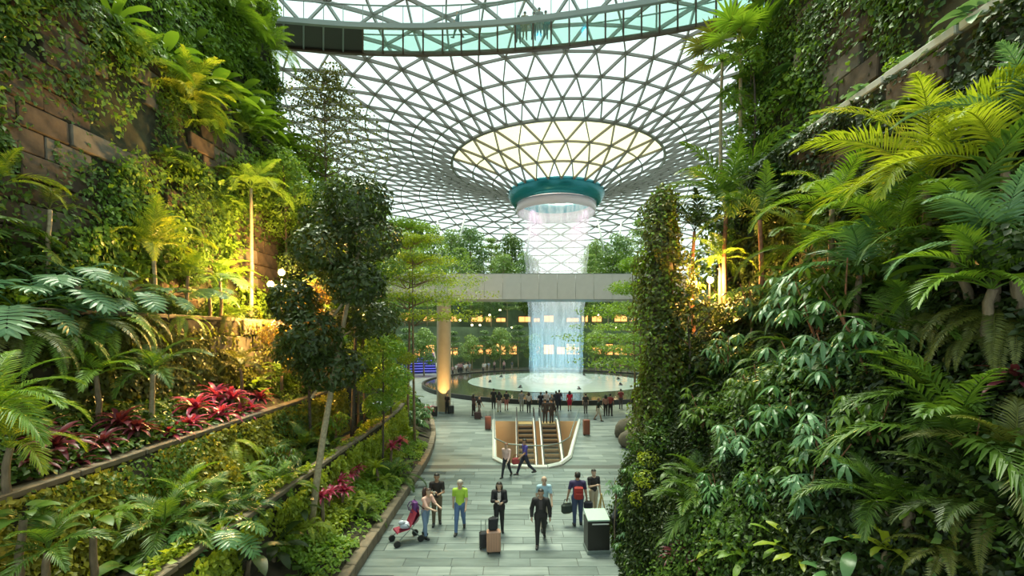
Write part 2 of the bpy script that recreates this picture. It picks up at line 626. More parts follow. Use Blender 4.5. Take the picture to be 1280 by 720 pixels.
for a, fi, k in cand:
    i, n, tri = fam[fi]
    if (fi, k) in single:
        if fi not in pane_meshes:
            pane_meshes[fi] = pymesh('roof_pane', [p + Vector((0, 0, 0.03)) for p in tri], [(0, 1, 2)],
                                     MAT['pane_cream'] if i < RA else MAT['pane'])
        put('roof_pane', pane_meshes[fi], roof, rot=(0, 0, 2 * PI * k / n))
    else:
        R = Matrix.Rotation(2 * PI * k / n, 3, 'Z')
        s = len(rest_v)
        rest_v += [R @ p + Vector((0, 0, 0.03)) for p in tri]
        rest_f.append((s, s + 1, s + 2))
o = put('roof_panes', pymesh('roof_panes', rest_v, rest_f, MAT['pane']), roof)
o['kind'] = 'stuff'

# oculus rim
MB().lathe([(5.0, 22.75), (5.35, 22.7), (5.75, 23.1), (6.1, 23.9), (6.05, 24.35), (5.85, 24.5), (5.3, 24.4), (5.1, 23.6), (5.0, 22.75)], 64) \
    .build('oculus_rim', MAT['teal'], roof, smooth=True)['label'] = 'teal ring around the oculus'
MB().lathe([(4.6, 22.9), (5.02, 22.72), (5.05, 22.2), (4.95, 21.6), (4.85, 21.6), (4.9, 22.2), (4.6, 22.9)], 64) \
    .build('water_lip', MAT['pink_lip'], roof, smooth=True)

# ------------------------------------------------------------------ waterfall and pool
falls = thing('waterfall', 'round curtain of water falling from the oculus into the pool', 'waterfall', (CX, CY, 0))
prof = []
for k in range(25):
    t = k / 24
    z = 22.4 - t * 22.0
    prof.append((4.75 - 1.35 * (1 - (1 - t) ** 2.2) + 0.06 * math.sin(k * 2.1), z))
MB().lathe(prof, 96).build('water_curtain', MAT['water'], falls, smooth=True)
prof = [(r * 0.86, z) for r, z in prof]
MB().lathe(prof, 80).build('inner_water_curtain', MAT['water'], falls, smooth=True)
# splash ring at the foot
sv = []
MB().lathe([(2.6, 0.42), (3.0, 0.9), (3.4, 1.1), (3.9, 0.8), (4.6, 0.40)], 64).build('splash', MAT['water'], falls, smooth=True)

pool = thing('reflecting_pool', 'circular pale pool with a wide black stone rim under the waterfall', 'pool', (CX, CY, 0))
MB().lathe([(11.0, 0.02), (11.0, 0.38), (14.0, 0.34), (16.2, 0.30), (16.5, 0.28), (16.5, 0.0)], 96).build('stone_rim', MAT['black_stone'], pool, smooth=False)
MB().lathe([(0.01, 0.40), (11.15, 0.40)], 96).build('water_surface', MAT['pool'], pool)
MB().lathe([(16.5, 0.0), (16.5, 0.42), (16.75, 0.42), (16.75, 0.0)], 96).build('kerb', MAT['dark_metal'], pool)
# coloured projector lamps standing in the pool
for k in range(8):
    a = 2 * PI * k / 8 + 0.2
    ld = bpy.data.lights.new('pool_lamp', 'SPOT')
    ld.energy = 800; ld.color = (0.03, 0.62, 1.0); ld.spot_size = math.radians(70); ld.spot_blend = 0.8
    ld.shadow_soft_size = 0.3
    lo = bpy.data.objects.new('pool_lamp', ld); COL.objects.link(lo)
    p = Vector((CX + 8.5 * math.cos(a), CY + 8.5 * math.sin(a), 0.7))
    lo.location = p
    lo.rotation_euler = (Vector((CX, CY, 6.5)) - p).to_track_quat('-Z', 'Y').to_euler()
    lamp = thing('pool_projector', 'small black projector lamp standing in the pale pool around the falls', 'lamp', (p.x, p.y, 0.40), a, 'projector lamps in the pool')
    MB().box((0, 0, 0.04), (0.4, 0.4, 0.08), bevel=.02).build('base', MAT['dark_metal'], lamp)
    MB().tube([(0.1, 0, .08), (-.12, 0, .24)], 0.11, 10).build('head', MAT['dark_metal'], lamp)
for k in range(4):
    a = 2 * PI * k / 4 + 0.8
    ld = bpy.data.lights.new('oculus_lamp', 'SPOT')
    ld.energy = 1200; ld.color = (1.0, 0.50, 0.82); ld.spot_size = math.radians(60); ld.spot_blend = 0.7
    lo = bpy.data.objects.new('oculus_lamp', ld); COL.objects.link(lo)
    p = Vector((CX + 6.0 * math.cos(a), CY + 6.0 * math.sin(a), 22.3))
    lo.location = p
    lo.rotation_euler = (Vector((CX, CY, 10.0)) - p).to_track_quat('-Z', 'Y').to_euler()

# ------------------------------------------------------------------ lower bridge with its column
br = thing('pedestrian_bridge', 'pale grey panel-clad footbridge crossing in front of the waterfall', 'bridge', (0, 37.0, 9.3))
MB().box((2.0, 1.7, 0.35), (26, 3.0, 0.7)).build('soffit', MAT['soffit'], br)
MB().box((2.0, 1.7, 1.05), (26, 2.9, 0.7)).build('deck', MAT['concrete'], br)
pm = MB().box((0, 0, 0), (1.49, 0.09, 2.1), bevel=.012).mesh('fascia_panel', MAT['fascia'])
for k in range(17):
    put('fascia_panel', pm, br, (-10.6 + 1.51 * k, 0.12, 1.06))
for k in range(17):
    put('fascia_panel', pm, br, (-10.6 + 1.51 * k, 3.28, 1.06))
MB().box((2.0, 0.15, 2.13), (26, 0.16, 0.05)).build('coping', MAT['grey_metal'], br)
colm = thing('round_column', 'thick round beige column holding up the footbridge', 'column', (-5.62, 36.9, 0))
MB().lathe([(0.0, 9.3), (0.58, 9.3), (0.58, 0.0), (0.0, 0.0)], 32).build('shaft', MAT['column'], colm, smooth=False)
MB().lathe([(0.60, 0.0), (0.60, 0.12), (0.585, 0.12)], 32).build('base_ring', MAT['grey_metal'], colm)
for p in colm.children[0].data.polygons:
    p.use_smooth = abs(p.normal.z) < .5

# ------------------------------------------------------------------ upper sky bridge with glass floor
def curve_y(px):
    """depth of the near edge from the pixel column"""
    return 0


def sky(px, py):
    z = 25.2
    d = F_PX * (z - CAM_H) / (HORIZON - py)
    return Vector(((px - 640) / F_PX * d, d, z))


near_pts = [sky(x, y) for x, y in ((225, 16), (340, 24), (450, 32), (560, 32.5), (660, 25), (760, 11), (860, -6), (960, -28))]
far_pts = [sky(x, y) for x, y in ((225, 47), (340, 58), (450, 66), (560, 67), (660, 62), (760, 51), (860, 35), (960, 12))]


def spline(pts, n):
    out = []
    m = len(pts) - 1
    for k in range(n + 1):
        t = k / n * m
        i = min(int(t), m - 1); u = t - i
        p0 = pts[max(0, i - 1)]; p1 = pts[i]; p2 = pts[i + 1]; p3 = pts[min(m, i + 2)]
        out.append(0.5 * ((2 * p1) + (p2 - p0) * u + (2 * p0 - 5 * p1 + 4 * p2 - p3) * u * u + (3 * p1 - p0 - 3 * p2 + p3) * u ** 3))
    return out


NB = 31
nearc, farc = spline(near_pts, NB), spline(far_pts, NB)
sb = thing('sky_bridge', 'curved glass-floored bridge hung high under the glass roof', 'bridge', (0, 0, 0))


def ribbon(pts, w, h, dz, name, mat, off=0.0):
    v, f = [], []
    for i, p in enumerate(pts):
        a = pts[max(0, i - 1)]; b = pts[min(len(pts) - 1, i + 1)]
        t = (b - a).normalized(); s = t.cross(Vector((0, 0, 1))).normalized()
        for du, dv in ((-w / 2, -h / 2), (w / 2, -h / 2), (w / 2, h / 2), (-w / 2, h / 2)):
            v.append(p + s * (du + off) + Vector((0, 0, dv + dz)))
    for i in range(len(pts) - 1):
        for k in range(4):
            a, b = i * 4 + k, i * 4 + (k + 1) % 4
            f.append((a, b, b + 4, a + 4))
    f.append((3, 2, 1, 0)); f.append(tuple(range(len(pts) * 4 - 4, len(pts) * 4)))
    return put(name, pymesh(name, v, f, mat), sb)


ribbon(nearc, 0.22, 0.30, 0.0, 'near_edge_beam', MAT['grey_metal'])
ribbon(farc, 0.22, 0.26, 0.0, 'far_edge_beam', MAT['brown_metal'])
ribbon(nearc, 0.07, 0.06, 1.25, 'handrail', MAT['grey_metal'])
ribbon(farc, 0.07, 0.06, 1.25, 'handrail', MAT['grey_metal'])
for i in range(NB):
    a, b, c, d_ = nearc[i], nearc[i + 1], farc[i + 1], farc[i]
    px = 640 + F_PX * a.x / a.y
    MB().add([a, b, c, d_, a + Vector((0, 0, .04)), b + Vector((0, 0, .04)), c + Vector((0, 0, .04)), d_ + Vector((0, 0, .04))],
             [(3, 2, 1, 0), (4, 5, 6, 7), (0, 1, 5, 4), (1, 2, 6, 5), (2, 3, 7, 6), (3, 0, 4, 7)]) \
        .build('floor_panel', MAT['black_panel'] if px < 446 else MAT['floor_glass'], sb)
    MB().tube([a + Vector((0, 0, -.04)), d_ + Vector((0, 0, -.04))], 0.055, 6) \
        .build('cross_beam', MAT['grey_metal'] if px < 446 else MAT['brown_metal'], sb)
    for q0, q1 in ((a, b), (d_, c)):
        MB().add([q0 + Vector((0, 0, .15)), q1 + Vector((0, 0, .15)), q1 + Vector((0, 0, 1.22)), q0 + Vector((0, 0, 1.22))],
                 [(0, 1, 2, 3)]).build('balustrade_pane', MAT['rail_glass'], sb)
        MB().tube([q0, q0 + Vector((0, 0, 1.25))], 0.025, 6).build('baluster', MAT['grey_metal'], sb)

# ------------------------------------------------------------------ escalators in their opening
well = MB()
n = len(WELL)
v = [(x, y, 0.0) for x, y in WELL] + [(x, y, -6.5) for x, y in WELL]
me = pymesh('wall_well', v, [(i, (i + 1) % n, (i + 1) % n + n, i + n) for i in range(n)], MAT['orange_wall'])
structure('wall_well', me)
me = pymesh('floor_well', [(x, y, -6.5) for x, y in WELL], [tuple(range(n))], MAT['floor_far'])
structure('floor_well', me)
wr = thing('well_balustrade', 'curved glass balustrade with white kerb around the escalator opening', 'balustrade', (0, 0, 0))
rim = [Vector((x, y, 0)) for x, y in WELL]
mb = MB(); mr = MB()
for i in range(n):
    if i == 5:
        continue                             # open at the landing
    a, b = rim[i], rim[(i + 1) % n]
    MB().tube([a + Vector((0, 0, .06)), b + Vector((0, 0, .06))], 0.12, 6).build('kerb', MAT['white_metal'], wr)
    MB().add([a + Vector((0, 0, .15)), b + Vector((0, 0, .15)), b + Vector((0, 0, 1.08)), a + Vector((0, 0, 1.08))], [(0, 1, 2, 3)]) \
        .build('glass_pane', MAT['rail_glass'], wr)
    MB().tube([a + Vector((0, 0, 1.1)), b + Vector((0, 0, 1.1))], 0.03, 6).build('handrail', MAT['grey_metal'], wr)
step_m = MB().box((0, 0, 0), (0.98, 0.42, 0.24)).mesh('step', MAT['tread'])
nose_m = MB().box((0, -0.205, 0.115), (0.98, 0.03, 0.02)).mesh('step_edge', MAT['step_edge'])
for ex, nm in ((0.95, 'escalator beside the amber wall and the couple walking past'), (2.62, 'escalator whose top landing two people in black are stepping off')):
    es = thing('escalator', nm, 'escalator', (ex, 32.0, 0), 0, 'escalators going down into the opening')
    for k in range(26):
        s_ = put('step', step_m, es, (0, -0.4 * k - 0.2, -0.23 * k - 0.12))
        put('step_edge', nose_m, s_)
    MB().box((0, 0.45, 0.0), (1.0, 0.9, 0.05)).build('landing_plate', MAT['brass'], es)
    for sx in (-1, 1):
        x0 = sx * 0.62
        MB().add([(x0 - .06, .9, .02), (x0 + .06, .9, .02), (x0 + .06, .9, .3), (x0 - .06, .9, .3),
                  (x0 - .06, 0, .02), (x0 + .06, 0, .02), (x0 + .06, 0, .3), (x0 - .06, 0, .3),
                  (x0 - .06, -10.4, -6.4), (x0 + .06, -10.4, -6.4), (x0 + .06, -10.4, -5.7), (x0 - .06, -10.4, -5.7)],
                 [(0, 1, 2, 3), (0, 4, 5, 1), (1, 5, 6, 2), (2, 6, 7, 3), (3, 7, 4, 0), (4, 8, 9, 5), (5, 9, 10, 6), (6, 10, 11, 7), (7, 11, 8, 4), (8, 11, 10, 9)]) \
            .build('side_deck', MAT['white_metal'], es)
        MB().add([(x0, 1.0, .3), (x0, 0, .3), (x0, -10.4, -5.7), (x0, -10.4, -4.85), (x0, 0, 1.05), (x0, 1.0, 1.05)],
                 [(0, 1, 4, 5), (1, 2, 3, 4)]).build('glass_side', MAT['rail_glass'], es)
        MB().tube([(x0, .9, .45), (x0, 1.15, .7), (x0, 1.05, 1.0), (x0, .8, 1.08), (x0, 0, 1.08), (x0, -10.4, -4.8)], 0.045, 6) \
            .build('handrail', MAT['rubber'], es)
for sx, (xa, xb) in ((-1, (-1.0, 0.2)), (1, (3.4, 4.6))):
    pass
ld = bpy.data.lights.new('well_lamp', 'AREA'); ld.energy = 260; ld.color = (1.0, 0.66, 0.30); ld.size = 2.0
lo = bpy.data.objects.new('well_lamp', ld); COL.objects.link(lo); lo.location = (1.6, 23.6, -2.2)
lo.rotation_euler = Vector((0, 1.0, 0.1)).to_track_quat('-Z', 'Y').to_euler()

# ------------------------------------------------------------------ terraces behind the pool
far_mat = plain('far_terrace_moss', (0.15, 0.21, 0.12), 0.8, noise=0.3, scale=0.6)
A0, A1 = math.radians(-22), math.radians(202)


def arc_wall(name, r0, r1, z0, z1, mat, a0=A0, a1=A1, n=60):
    mb = MB()
    prof = [(r0, z0), (r0, z1), (r1, z1)]
    mb.lathe(prof, n, (CX, CY, 0), a0, a1)
    return structure(name, mb.mesh(name, mat))


arc_wall('wall_far_shops', 27.0, 31.0, 0.0, 7.5, far_mat)
arc_wall('wall_far_terrace', 31.0, 37.0, 7.5, 12.5, far_mat)
arc_wall('wall_far_upper', 37.0, 44.0, 12.5, 16.0, far_mat)
arc_wall('wall_far_top', 44.0, 58.0, 16.0, 17.0, far_mat)

# ------------------------------------------------------------------ plant library
def frame(t, up=Vector((0, 0, 1))):
    s = t.cross(up)
    s = s.normalized() if s.length > 1e-4 else Vector((0, 1, 0))
    return s, s.cross(t).normalized()


def arch(L, a0, a1, n, sway=0.0, power=1.0):
    """points of a rib that leaves the origin along +X at pitch a0 and bends to pitch a1"""
    p = Vector((0, 0, 0)); out = [p.copy()]
    for i in range(n):
        u = ((i + .5) / n) ** power
        a = math.radians(a0 + (a1 - a0) * u)
        y = math.radians(sway * u)
        p = p + Vector((math.cos(a) * math.cos(y), math.cos(a) * math.sin(y), math.sin(a))) * (L / n)
        out.append(p.copy())
    return out


def strip_leaf(mb, base, dirv, nrm, L, w, droop=0.0, prof=((0, .15), (.35, 1), (.7, .75)), fold=0.25):
    """one blade: rows of left, mid, right points and a tip, bending down by droop"""
    s = dirv.cross(nrm).normalized()
    v = []; f = []
    for t, k in prof:
        c = base + dirv * (L * t) + Vector((0, 0, -1)) * (droop * L * t * t)
        h = w / 2 * k
        v += [c - s * h + nrm * (fold * h), c, c + s * h + nrm * (fold * h)]
    v.append(base + dirv * L + Vector((0, 0, -1)) * (droop * L))
    m = len(prof)
    for i in range(m - 1):
        a = i * 3
        f += [(a, a + 1, a + 4, a + 3), (a + 1, a + 2, a + 5, a + 4)]
    a = (m - 1) * 3
    f += [(a, a + 1, len(v) - 1), (a + 1, a + 2, len(v) - 1)]
    mb.add(v, f)


def pinnate(name, L, pairs, ll, w, a0, a1, start=0.15, leaf_droop=0.35, sweep=35, lift=0.35, sway=0, r=0.018, seed=0, mat=None, tip=0.35):
    rg = random.Random(seed)
    mb = MB()
    n = 12
    pts = arch(L, a0, a1, n, sway)
    mb.tube(pts, [r * (1 - .8 * i / n) for i in range(n + 1)], 5, False)
    for k in range(pairs):
        u = start + (1 - start) * (k + .5) / pairs
        x = u * n; i = min(int(x), n - 1)
        p = pts[i].lerp(pts[i + 1], x - i)
        t = (pts[i + 1] - pts[i]).normalized()
        s, up = frame(t)
        e = (u - start) / (1 - start)
        ln = ll * (math.sin(PI * min(1, .18 + .82 * e) ** .8) * (1 - tip) + tip * (1 - e * .5)) * rg.uniform(.88, 1.08)
        sw = math.radians(sweep + 30 * e + rg.uniform(-6, 6))
        for sg in (-1, 1):
            dv = (t * math.sin(sw) + s * (sg * math.cos(sw)) + up * (lift + rg.uniform(-.08, .08))).normalized()
            strip_leaf(mb, p, dv, up, ln, w * rg.uniform(.85, 1.1), leaf_droop, fold=0.3, prof=((0, .3), (.4, 1)))
    return mb.mesh(name, mat)


def palmate(name, petiole, R, seg, spread, a0, a1, w, mat=None, seed=0, droop=.25):
    rg = random.Random(seed); mb = MB()
    pts = arch(petiole, a0, a1, 6)
    mb.tube(pts, [0.014] * 7, 5, False)
    t = (pts[-1] - pts[-2]).normalized(); s, up = frame(t)
    for k in range(seg):
        an = math.radians(-spread / 2 + spread * k / (seg - 1))
        dv = (t * math.cos(an) + s * math.sin(an) + up * 0.12).normalized()
        strip_leaf(mb, pts[-1], dv, up, R * (0.8 + .2 * math.cos(an)) * rg.uniform(.92, 1.05), w, droop * rg.uniform(.6, 1.4), fold=.35, prof=((0, .12), (.45, 1), (.75, .6)))
    return mb.mesh(name, mat)


def lobed(name, petiole, L, a0, a1, mat=None, seed=0):
    """deeply cut philodendron leaf"""
    rg = random.Random(seed); mb = MB()
    pts = arch(petiole, a0, a1, 6)
    mb.tube(pts, [0.016] * 7, 5, False)
    q = arch(L, a1 - 5, a1 - 45, 8)
    base = pts[-1]
    q = [base + x for x in q]
    for k in range(9):
        u = k / 8
        i = min(int(u * 8), 7)
        p = q[i]; t = (q[i + 1] - q[i]).normalized(); s, up = frame(t)
        ln = L * (.55 * math.sin(PI * (.25 + .65 * u)) + .08)
        sw = math.radians(-35 + 90 * u)
        for sg in (-1, 1):
            dv = (t * math.sin(sw) + s * sg * math.cos(sw) + up * .12).normalized()
            strip_leaf(mb, p, dv, up, ln * rg.uniform(.9, 1.1), L * .15, .25, fold=.2, prof=((0, .55), (.4, 1), (.75, .8)))
    strip_leaf(mb, q[-2], (q[-1] - q[-2]).normalized(), Vector((0, 0, 1)), L * .3, L * .14, .2)
    return mb.mesh(name, mat)


def blade(name, L, W, a0, a1, petiole=0.0, n=8, fold=.25, wave=0.0, kind='lance', seed=0, mat=None, sway=0):
    rg = random.Random(seed); mb = MB()
    pts = arch(L + petiole, a0, a1, n + (4 if petiole else 0), sway)
    i0 = 4 if petiole else 0
    if petiole:
        mb.tube(pts[:i0 + 2], 0.012, 5, False)
    v, f = [], []
    m = len(pts) - i0
    for j in range(m):
        p = pts[i0 + j]; u = j / (m - 1)
        t = (pts[min(len(pts) - 1, i0 + j + 1)] - pts[max(0, i0 + j - 1)]).normalized(); s, up = frame(t)
        if kind == 'lance':
            h = W / 2 * (math.sin(PI * min(1, .12 + .88 * u)) ** .75 if u < 1 else 0.02)
        elif kind == 'heart':
            h = W / 2 * (math.sqrt(max(0, 1 - u)) * (1 - .15 * (u < .1)) + .02)
        else:
            h = W / 2 * min(1, .45 + u * 2) * (1 - max(0, (u - .75) / .25) ** 2 * .9)
        wv = wave * rg.uniform(-1, 1)
        v += [p - s * h + up * (fold * h + wv), p, p + s * h + up * (fold * h - wv)]
    for j in range(m - 1):
        a = j * 3
        f += [(a, a + 1, a + 4, a + 3), (a + 1, a + 2, a + 5, a + 4)]
    mb.add(v, f)
    return mb.mesh(name, mat, smooth=True)


def whorl(name, stalk, n, L, w, a0, mat=None, seed=0):
    """umbrella leaf: leaflets hanging around the end of a stalk"""
    rg = random.Random(seed); mb = MB()
    pts = arch(stalk, a0, a0 - 25, 4)
    mb.tube(pts, .008, 4, False)
    c = pts[-1]
    for k in range(n):
        an = 2 * PI * k / n + rg.uniform(-.2, .2)
        dv = Vector((math.cos(an), math.sin(an), rg.uniform(-.35, .1))).normalized()
        strip_leaf(mb, c, dv, Vector((0, 0, 1)), L * rg.uniform(.8, 1.1), w, rg.uniform(.45, .9), fold=.15, prof=((0, .1), (.25, .6), (.55, 1), (.8, .7)))
    return mb.mesh(name, mat)


def leaf_cloud(name, P, N, size, aspect, mat, down=0.5, jitter=0.7, fold=0.25):
    """many small leaves at points P, facing N"""
    m = len(P)
    N = N / (np.linalg.norm(N, axis=1, keepdims=True) + 1e-6)
    D = nrg.normal(size=(m, 3)) * jitter + N * 0.5 + np.array([0, 0, -down])
    D -= N * (np.sum(D * N, axis=1, keepdims=True) * 0.55)
    D /= np.linalg.norm(D, axis=1, keepdims=True) + 1e-6
    S = np.cross(D, N + nrg.normal(size=(m, 3)) * 0.35)
    S /= np.linalg.norm(S, axis=1, keepdims=True) + 1e-6
    U = np.cross(S, D)
    L = (size * nrg.uniform(.65, 1.3, size=(m, 1)))
    W = L * aspect / 2
    b = P
    mid = P + D * L * .45
    l_ = mid - S * W + U * W * fold
    r_ = mid + S * W + U * W * fold
    t = P + D * L - U * L * .12
    V = np.stack([b, r_, t, l_], axis=1).reshape(-1, 3)
    i = np.arange(m)[:, None] * 4
    F = np.concatenate([i + np.array([[0, 1, 2]]), i + np.array([[0, 2, 3]])], axis=1).reshape(-1, 3)
    return fast_mesh(name, V, F, mat)


def ball_points(m, c, r):
    q = nrg.normal(size=(m, 3)); q /= np.linalg.norm(q, axis=1, keepdims=True)
    rad = nrg.uniform(.55, 1.0, size=(m, 1)) ** .6
    return q * rad * np.array(r) + np.array(c), q + np.array([0, 0, .4])


LIB = {}
LIB['palm'] = [pinnate('frond', 2.3, 46, .68, .040, (80, 62, 38)[k], (0, -38, -72)[k], leaf_droop=.38, seed=k, sway=12 * (k - 1), mat=MAT['L_bright']) for k in range(3)]
LIB['kentia'] = [pinnate('frond', 2.3, 24, .80, .085, (82, 66, 40)[k], (20, -30, -66)[k], leaf_droop=.45, seed=5 + k, sway=12 * (k - 1), mat=MAT['L_mid']) for k in range(3)]
LIB['feather'] = [pinnate('frond', 1.7, 32, .52, .046, (74, 55, 30)[k], (-8, -35, -68)[k], leaf_droop=.30, seed=10 + k, sway=10 * (k - 1), mat=MAT['L_mid']) for k in range(3)]
LIB['fern'] = [pinnate('frond', 1.25, 34, .17, .034, 40 - 20 * k, -70 - 8 * k, start=.06, leaf_droop=.12, sweep=12, lift=.05, r=.010, seed=20 + k, mat=MAT['L_bright'], tip=.2) for k in range(3)]
LIB['hanging_fern'] = [pinnate('frond', 1.7, 42, .22, .036, 15 - 10 * k, -97, start=.05, leaf_droop=.10, sweep=10, lift=.0, r=.010, seed=30 + k, mat=MAT['L_olive'], tip=.2) for k in range(2)]
LIB['fan'] = [palmate('fan_leaf', .9, .75, 20, 250, 70 - 15 * k, 15 - 12 * k, .085, seed=40 + k, mat=MAT['L_bright']) for k in range(3)]
LIB['philo'] = [lobed('lobed_leaf', .75, .62, 65 - 18 * k, 5 - 10 * k, seed=50 + k, mat=MAT['L_blue']) for k in range(3)]
LIB['cordyline'] = [blade('strap_leaf', .62, .105, 70 - 20 * k, -15 - 22 * k, n=6, fold=.3, seed=60 + k, mat=MAT['L_red']) for k in range(3)]
LIB['strap'] = [blade('strap_leaf', .95, .10, 78 - 18 * k, -25 - 20 * k, n=8, fold=.3, seed=70 + k, mat=MAT['L_mid']) for k in range(3)]
LIB['broad'] = [blade('broad_leaf', .75, .30, 68 - 18 * k, -20 - 20 * k, petiole=.45, n=8, fold=.18, wave=.012, kind='lance', seed=80 + k, mat=MAT['L_mid']) for k in range(3)]
LIB['heart'] = [blade('heart_leaf', .48, .40, 60 - 20 * k, -40 - 10 * k, petiole=.5, n=7, fold=.12, wave=.01, kind='heart', seed=90 + k, mat=MAT['L_mid']) for k in range(3)]
LIB['nest'] = [blade('nest_leaf', 1.0, .17, 72 - 20 * k, -5 - 20 * k, n=9, fold=.22, wave=.015, kind='nest', seed=95 + k, mat=MAT['L_lime']) for k in range(3)]
LIB['umbrella'] = [whorl('umbrella_leaf', .32, 8, .26, .075, 45 - 20 * k, seed=100 + k, mat=MAT['L_gloss']) for k in range(3)]

SHRUB = []
for k in range(4):
    P, N = ball_points(420, (0, 0, .34), (.42, .42, .36))
    SHRUB.append(leaf_cloud('foliage', P.astype(float), N, (.13, .10, .17, .09)[k], (.55, .5, .45, .8)[k], MAT['L_mid'], down=.3))


def trunk_mesh(h, r0, r1, lean=(0, 0), bend=0.0, n=7, mat=None, seed=0):
    rg = random.Random(seed)
    pts = []
    for i in range(n + 1):
        u = i / n
        pts.append((lean[0] * u + bend * math.sin(PI * u), lean[1] * u + rg.uniform(-.02, .02), h * u))
    return MB().tube(pts, [r0 + (r1 - r0) * i / n for i in range(n + 1)], 8).mesh('trunk', mat, True)


# kind: leaf library, number, extra trunk height, name, category
KIND = {
    'palm': ('palm', 13, 'feather_palm', 'palm'), 'kentia': ('kentia', 12, 'broad_frond_palm', 'palm'), 'feather': ('feather', 10, 'young_palm', 'palm'),
    'fern': ('fern', 12, 'fern', 'fern'), 'hanging_fern': ('hanging_fern', 7, 'hanging_fern', 'fern'),
    'fan': ('fan', 8, 'fan_palm', 'palm'), 'philo': ('philo', 10, 'philodendron', 'plant'),
    'cordyline': ('cordyline', 22, 'cordyline', 'plant'), 'strap': ('strap', 16, 'strap_leaf_plant', 'plant'),
    'broad': ('broad', 9, 'broad_leaf_plant', 'plant'), 'heart': ('heart', 11, 'heart_leaf_plant', 'plant'),
    'nest': ('nest', 13, 'nest_fern', 'fern'), 'umbrella': ('umbrella', 26, 'umbrella_plant', 'shrub'),
    'shrub': (None, 1, 'leafy_shrub', 'shrub'),
}
LEAFNAME = {'palm': 'frond', 'kentia': 'frond', 'feather': 'frond', 'fern': 'frond', 'hanging_fern': 'frond', 'fan': 'fan_leaf', 'philo': 'lobed_leaf',
            'cordyline': 'strap_leaf', 'strap': 'strap_leaf', 'broad': 'broad_leaf', 'heart': 'heart_leaf', 'nest': 'nest_leaf', 'umbrella': 'umbrella_leaf'}


def plant(kind, loc, scale, mat, label, group=None, stem=0.0, facing=None, spread=2 * PI, n=None, stem_mat=None, lean=(0, 0), seed=None, stem_r=None):
    rg = random.Random(seed if seed is not None else rng.random())
    lib, cnt, name, cat = KIND[kind]
    cnt = n or cnt
    o = thing(name, label, cat, loc, 0, group)
    top = Vector((lean[0], lean[1], stem))
    if stem > 0:
        r = stem_r or (.045 + .018 * scale)
        m = trunk_mesh(stem + .15, r * 1.15, r * .85, lean, rg.uniform(-.08, .08), mat=MAT[stem_mat or 'bark'], seed=rg.random())
        put('trunk', m, o, (0, 0, -.15))
    if kind == 'shrub':
        f = put('foliage', rg.choice(SHRUB), o, top, (0, 0, rg.uniform(0, 6)), (scale * rg.uniform(.9, 1.2), scale * rg.uniform(.9, 1.2), scale), MAT[mat])
        f['kind'] = 'stuff'
        return o
    if kind == 'umbrella':
        nst = max(3, cnt // 6)
        for b in range(nst):
            an = (facing if facing is not None else 0) + (b / nst - .5) * spread + rg.uniform(-.3, .3)
            h = rg.uniform(.5, 1.25) * scale
            tip = top + Vector((math.cos(an) * .5 * scale * rg.uniform(.4, 1), math.sin(an) * .5 * scale * rg.uniform(.4, 1), h))
            put('branch', MB().tube([top, top.lerp(tip, .5) + Vector((0, 0, .05)), tip], [.022 * scale, .016 * scale, .01 * scale], 5).mesh('branch', MAT['bark_red']), o)
            for k in range(cnt // nst):
                u = rg.uniform(.35, 1)
                p = top.lerp(tip, u)
                put('umbrella_leaf', rg.choice(LIB['umbrella']), o, p, (rg.uniform(-.2, .2), rg.uniform(-.3, .3), rg.uniform(0, 2 * PI)), scale * rg.uniform(.85, 1.2), MAT[mat])
        return o
    ph = rg.uniform(0, 6)
    for k in range(cnt):
        lev = k / max(1, cnt - 1)
        lb = LIB[lib]
        idx = min(len(lb) - 1, int((1 - lev) * len(lb)))
        if facing is None:
            an = ph + k * 2.399
        else:
            an = facing + (((k * 0.618) % 1) - .5) * spread + rg.uniform(-.12, .12)
        put(LEAFNAME[kind], lb[idx], o, top + Vector((0, 0, .03 * lev * scale)),
            (rg.uniform(-.18, .18), rg.uniform(-.22, .12), an), scale * rg.uniform(.8, 1.12), MAT[mat])
    return o


# ------------------------------------------------------------------ trees
def layered_tree_meshes(seed, H, R, layers, clear, leaf_n, leaf_size, mat, bark, aspect=.5, thick=.16, trunk_r=.07):
    global nrg
    rg = random.Random(seed)
    tm = trunk_mesh(H * .97, trunk_r, trunk_r * .35, (rg.uniform(-.2, .2), rg.uniform(-.2, .2)), rg.uniform(-.12, .12), 9, bark, seed)
    brs, P, N = [], [], []
    for i in range(layers):
        u = i / max(1, layers - 1)
        z = H * (clear + (1 - clear) * u)
        r = R * (1 - .55 * u ** 1.6) * (0.75 + .35 * math.sin(PI * min(1, u + .25)))
        nb = 5 if i < layers - 1 else 3
        for b in range(nb):
            an = 2 * PI * b / nb + i * 1.1 + rg.uniform(-.3, .3)
            e = r * rg.uniform(.7, 1.0)
            tip = (math.cos(an) * e, math.sin(an) * e, z + .10 * e + rg.uniform(-.1, .15) * H * .1)
            mid = (tip[0] * .5, tip[1] * .5, z + .12 * e)
            brs.append(MB().tube([(0, 0, z - .1), mid, tip], [trunk_r * .4, trunk_r * .25, .008], 5).mesh('branch', bark))
            m = int(leaf_n / (layers * nb))
            for cc, rr in ((mid, .55), (tip, .6)):
                p, nn = ball_points(m // 2, (cc[0], cc[1], cc[2] + .03), (r * rr, r * rr, H * thick * .35))
                P.append(p); N.append(nn * np.array([.4, .4, 1.6]))
    P = np.concatenate(P); N = np.concatenate(N)
    return tm, brs, leaf_cloud('foliage', P, N, leaf_size, aspect, mat, down=.15, jitter=.9)


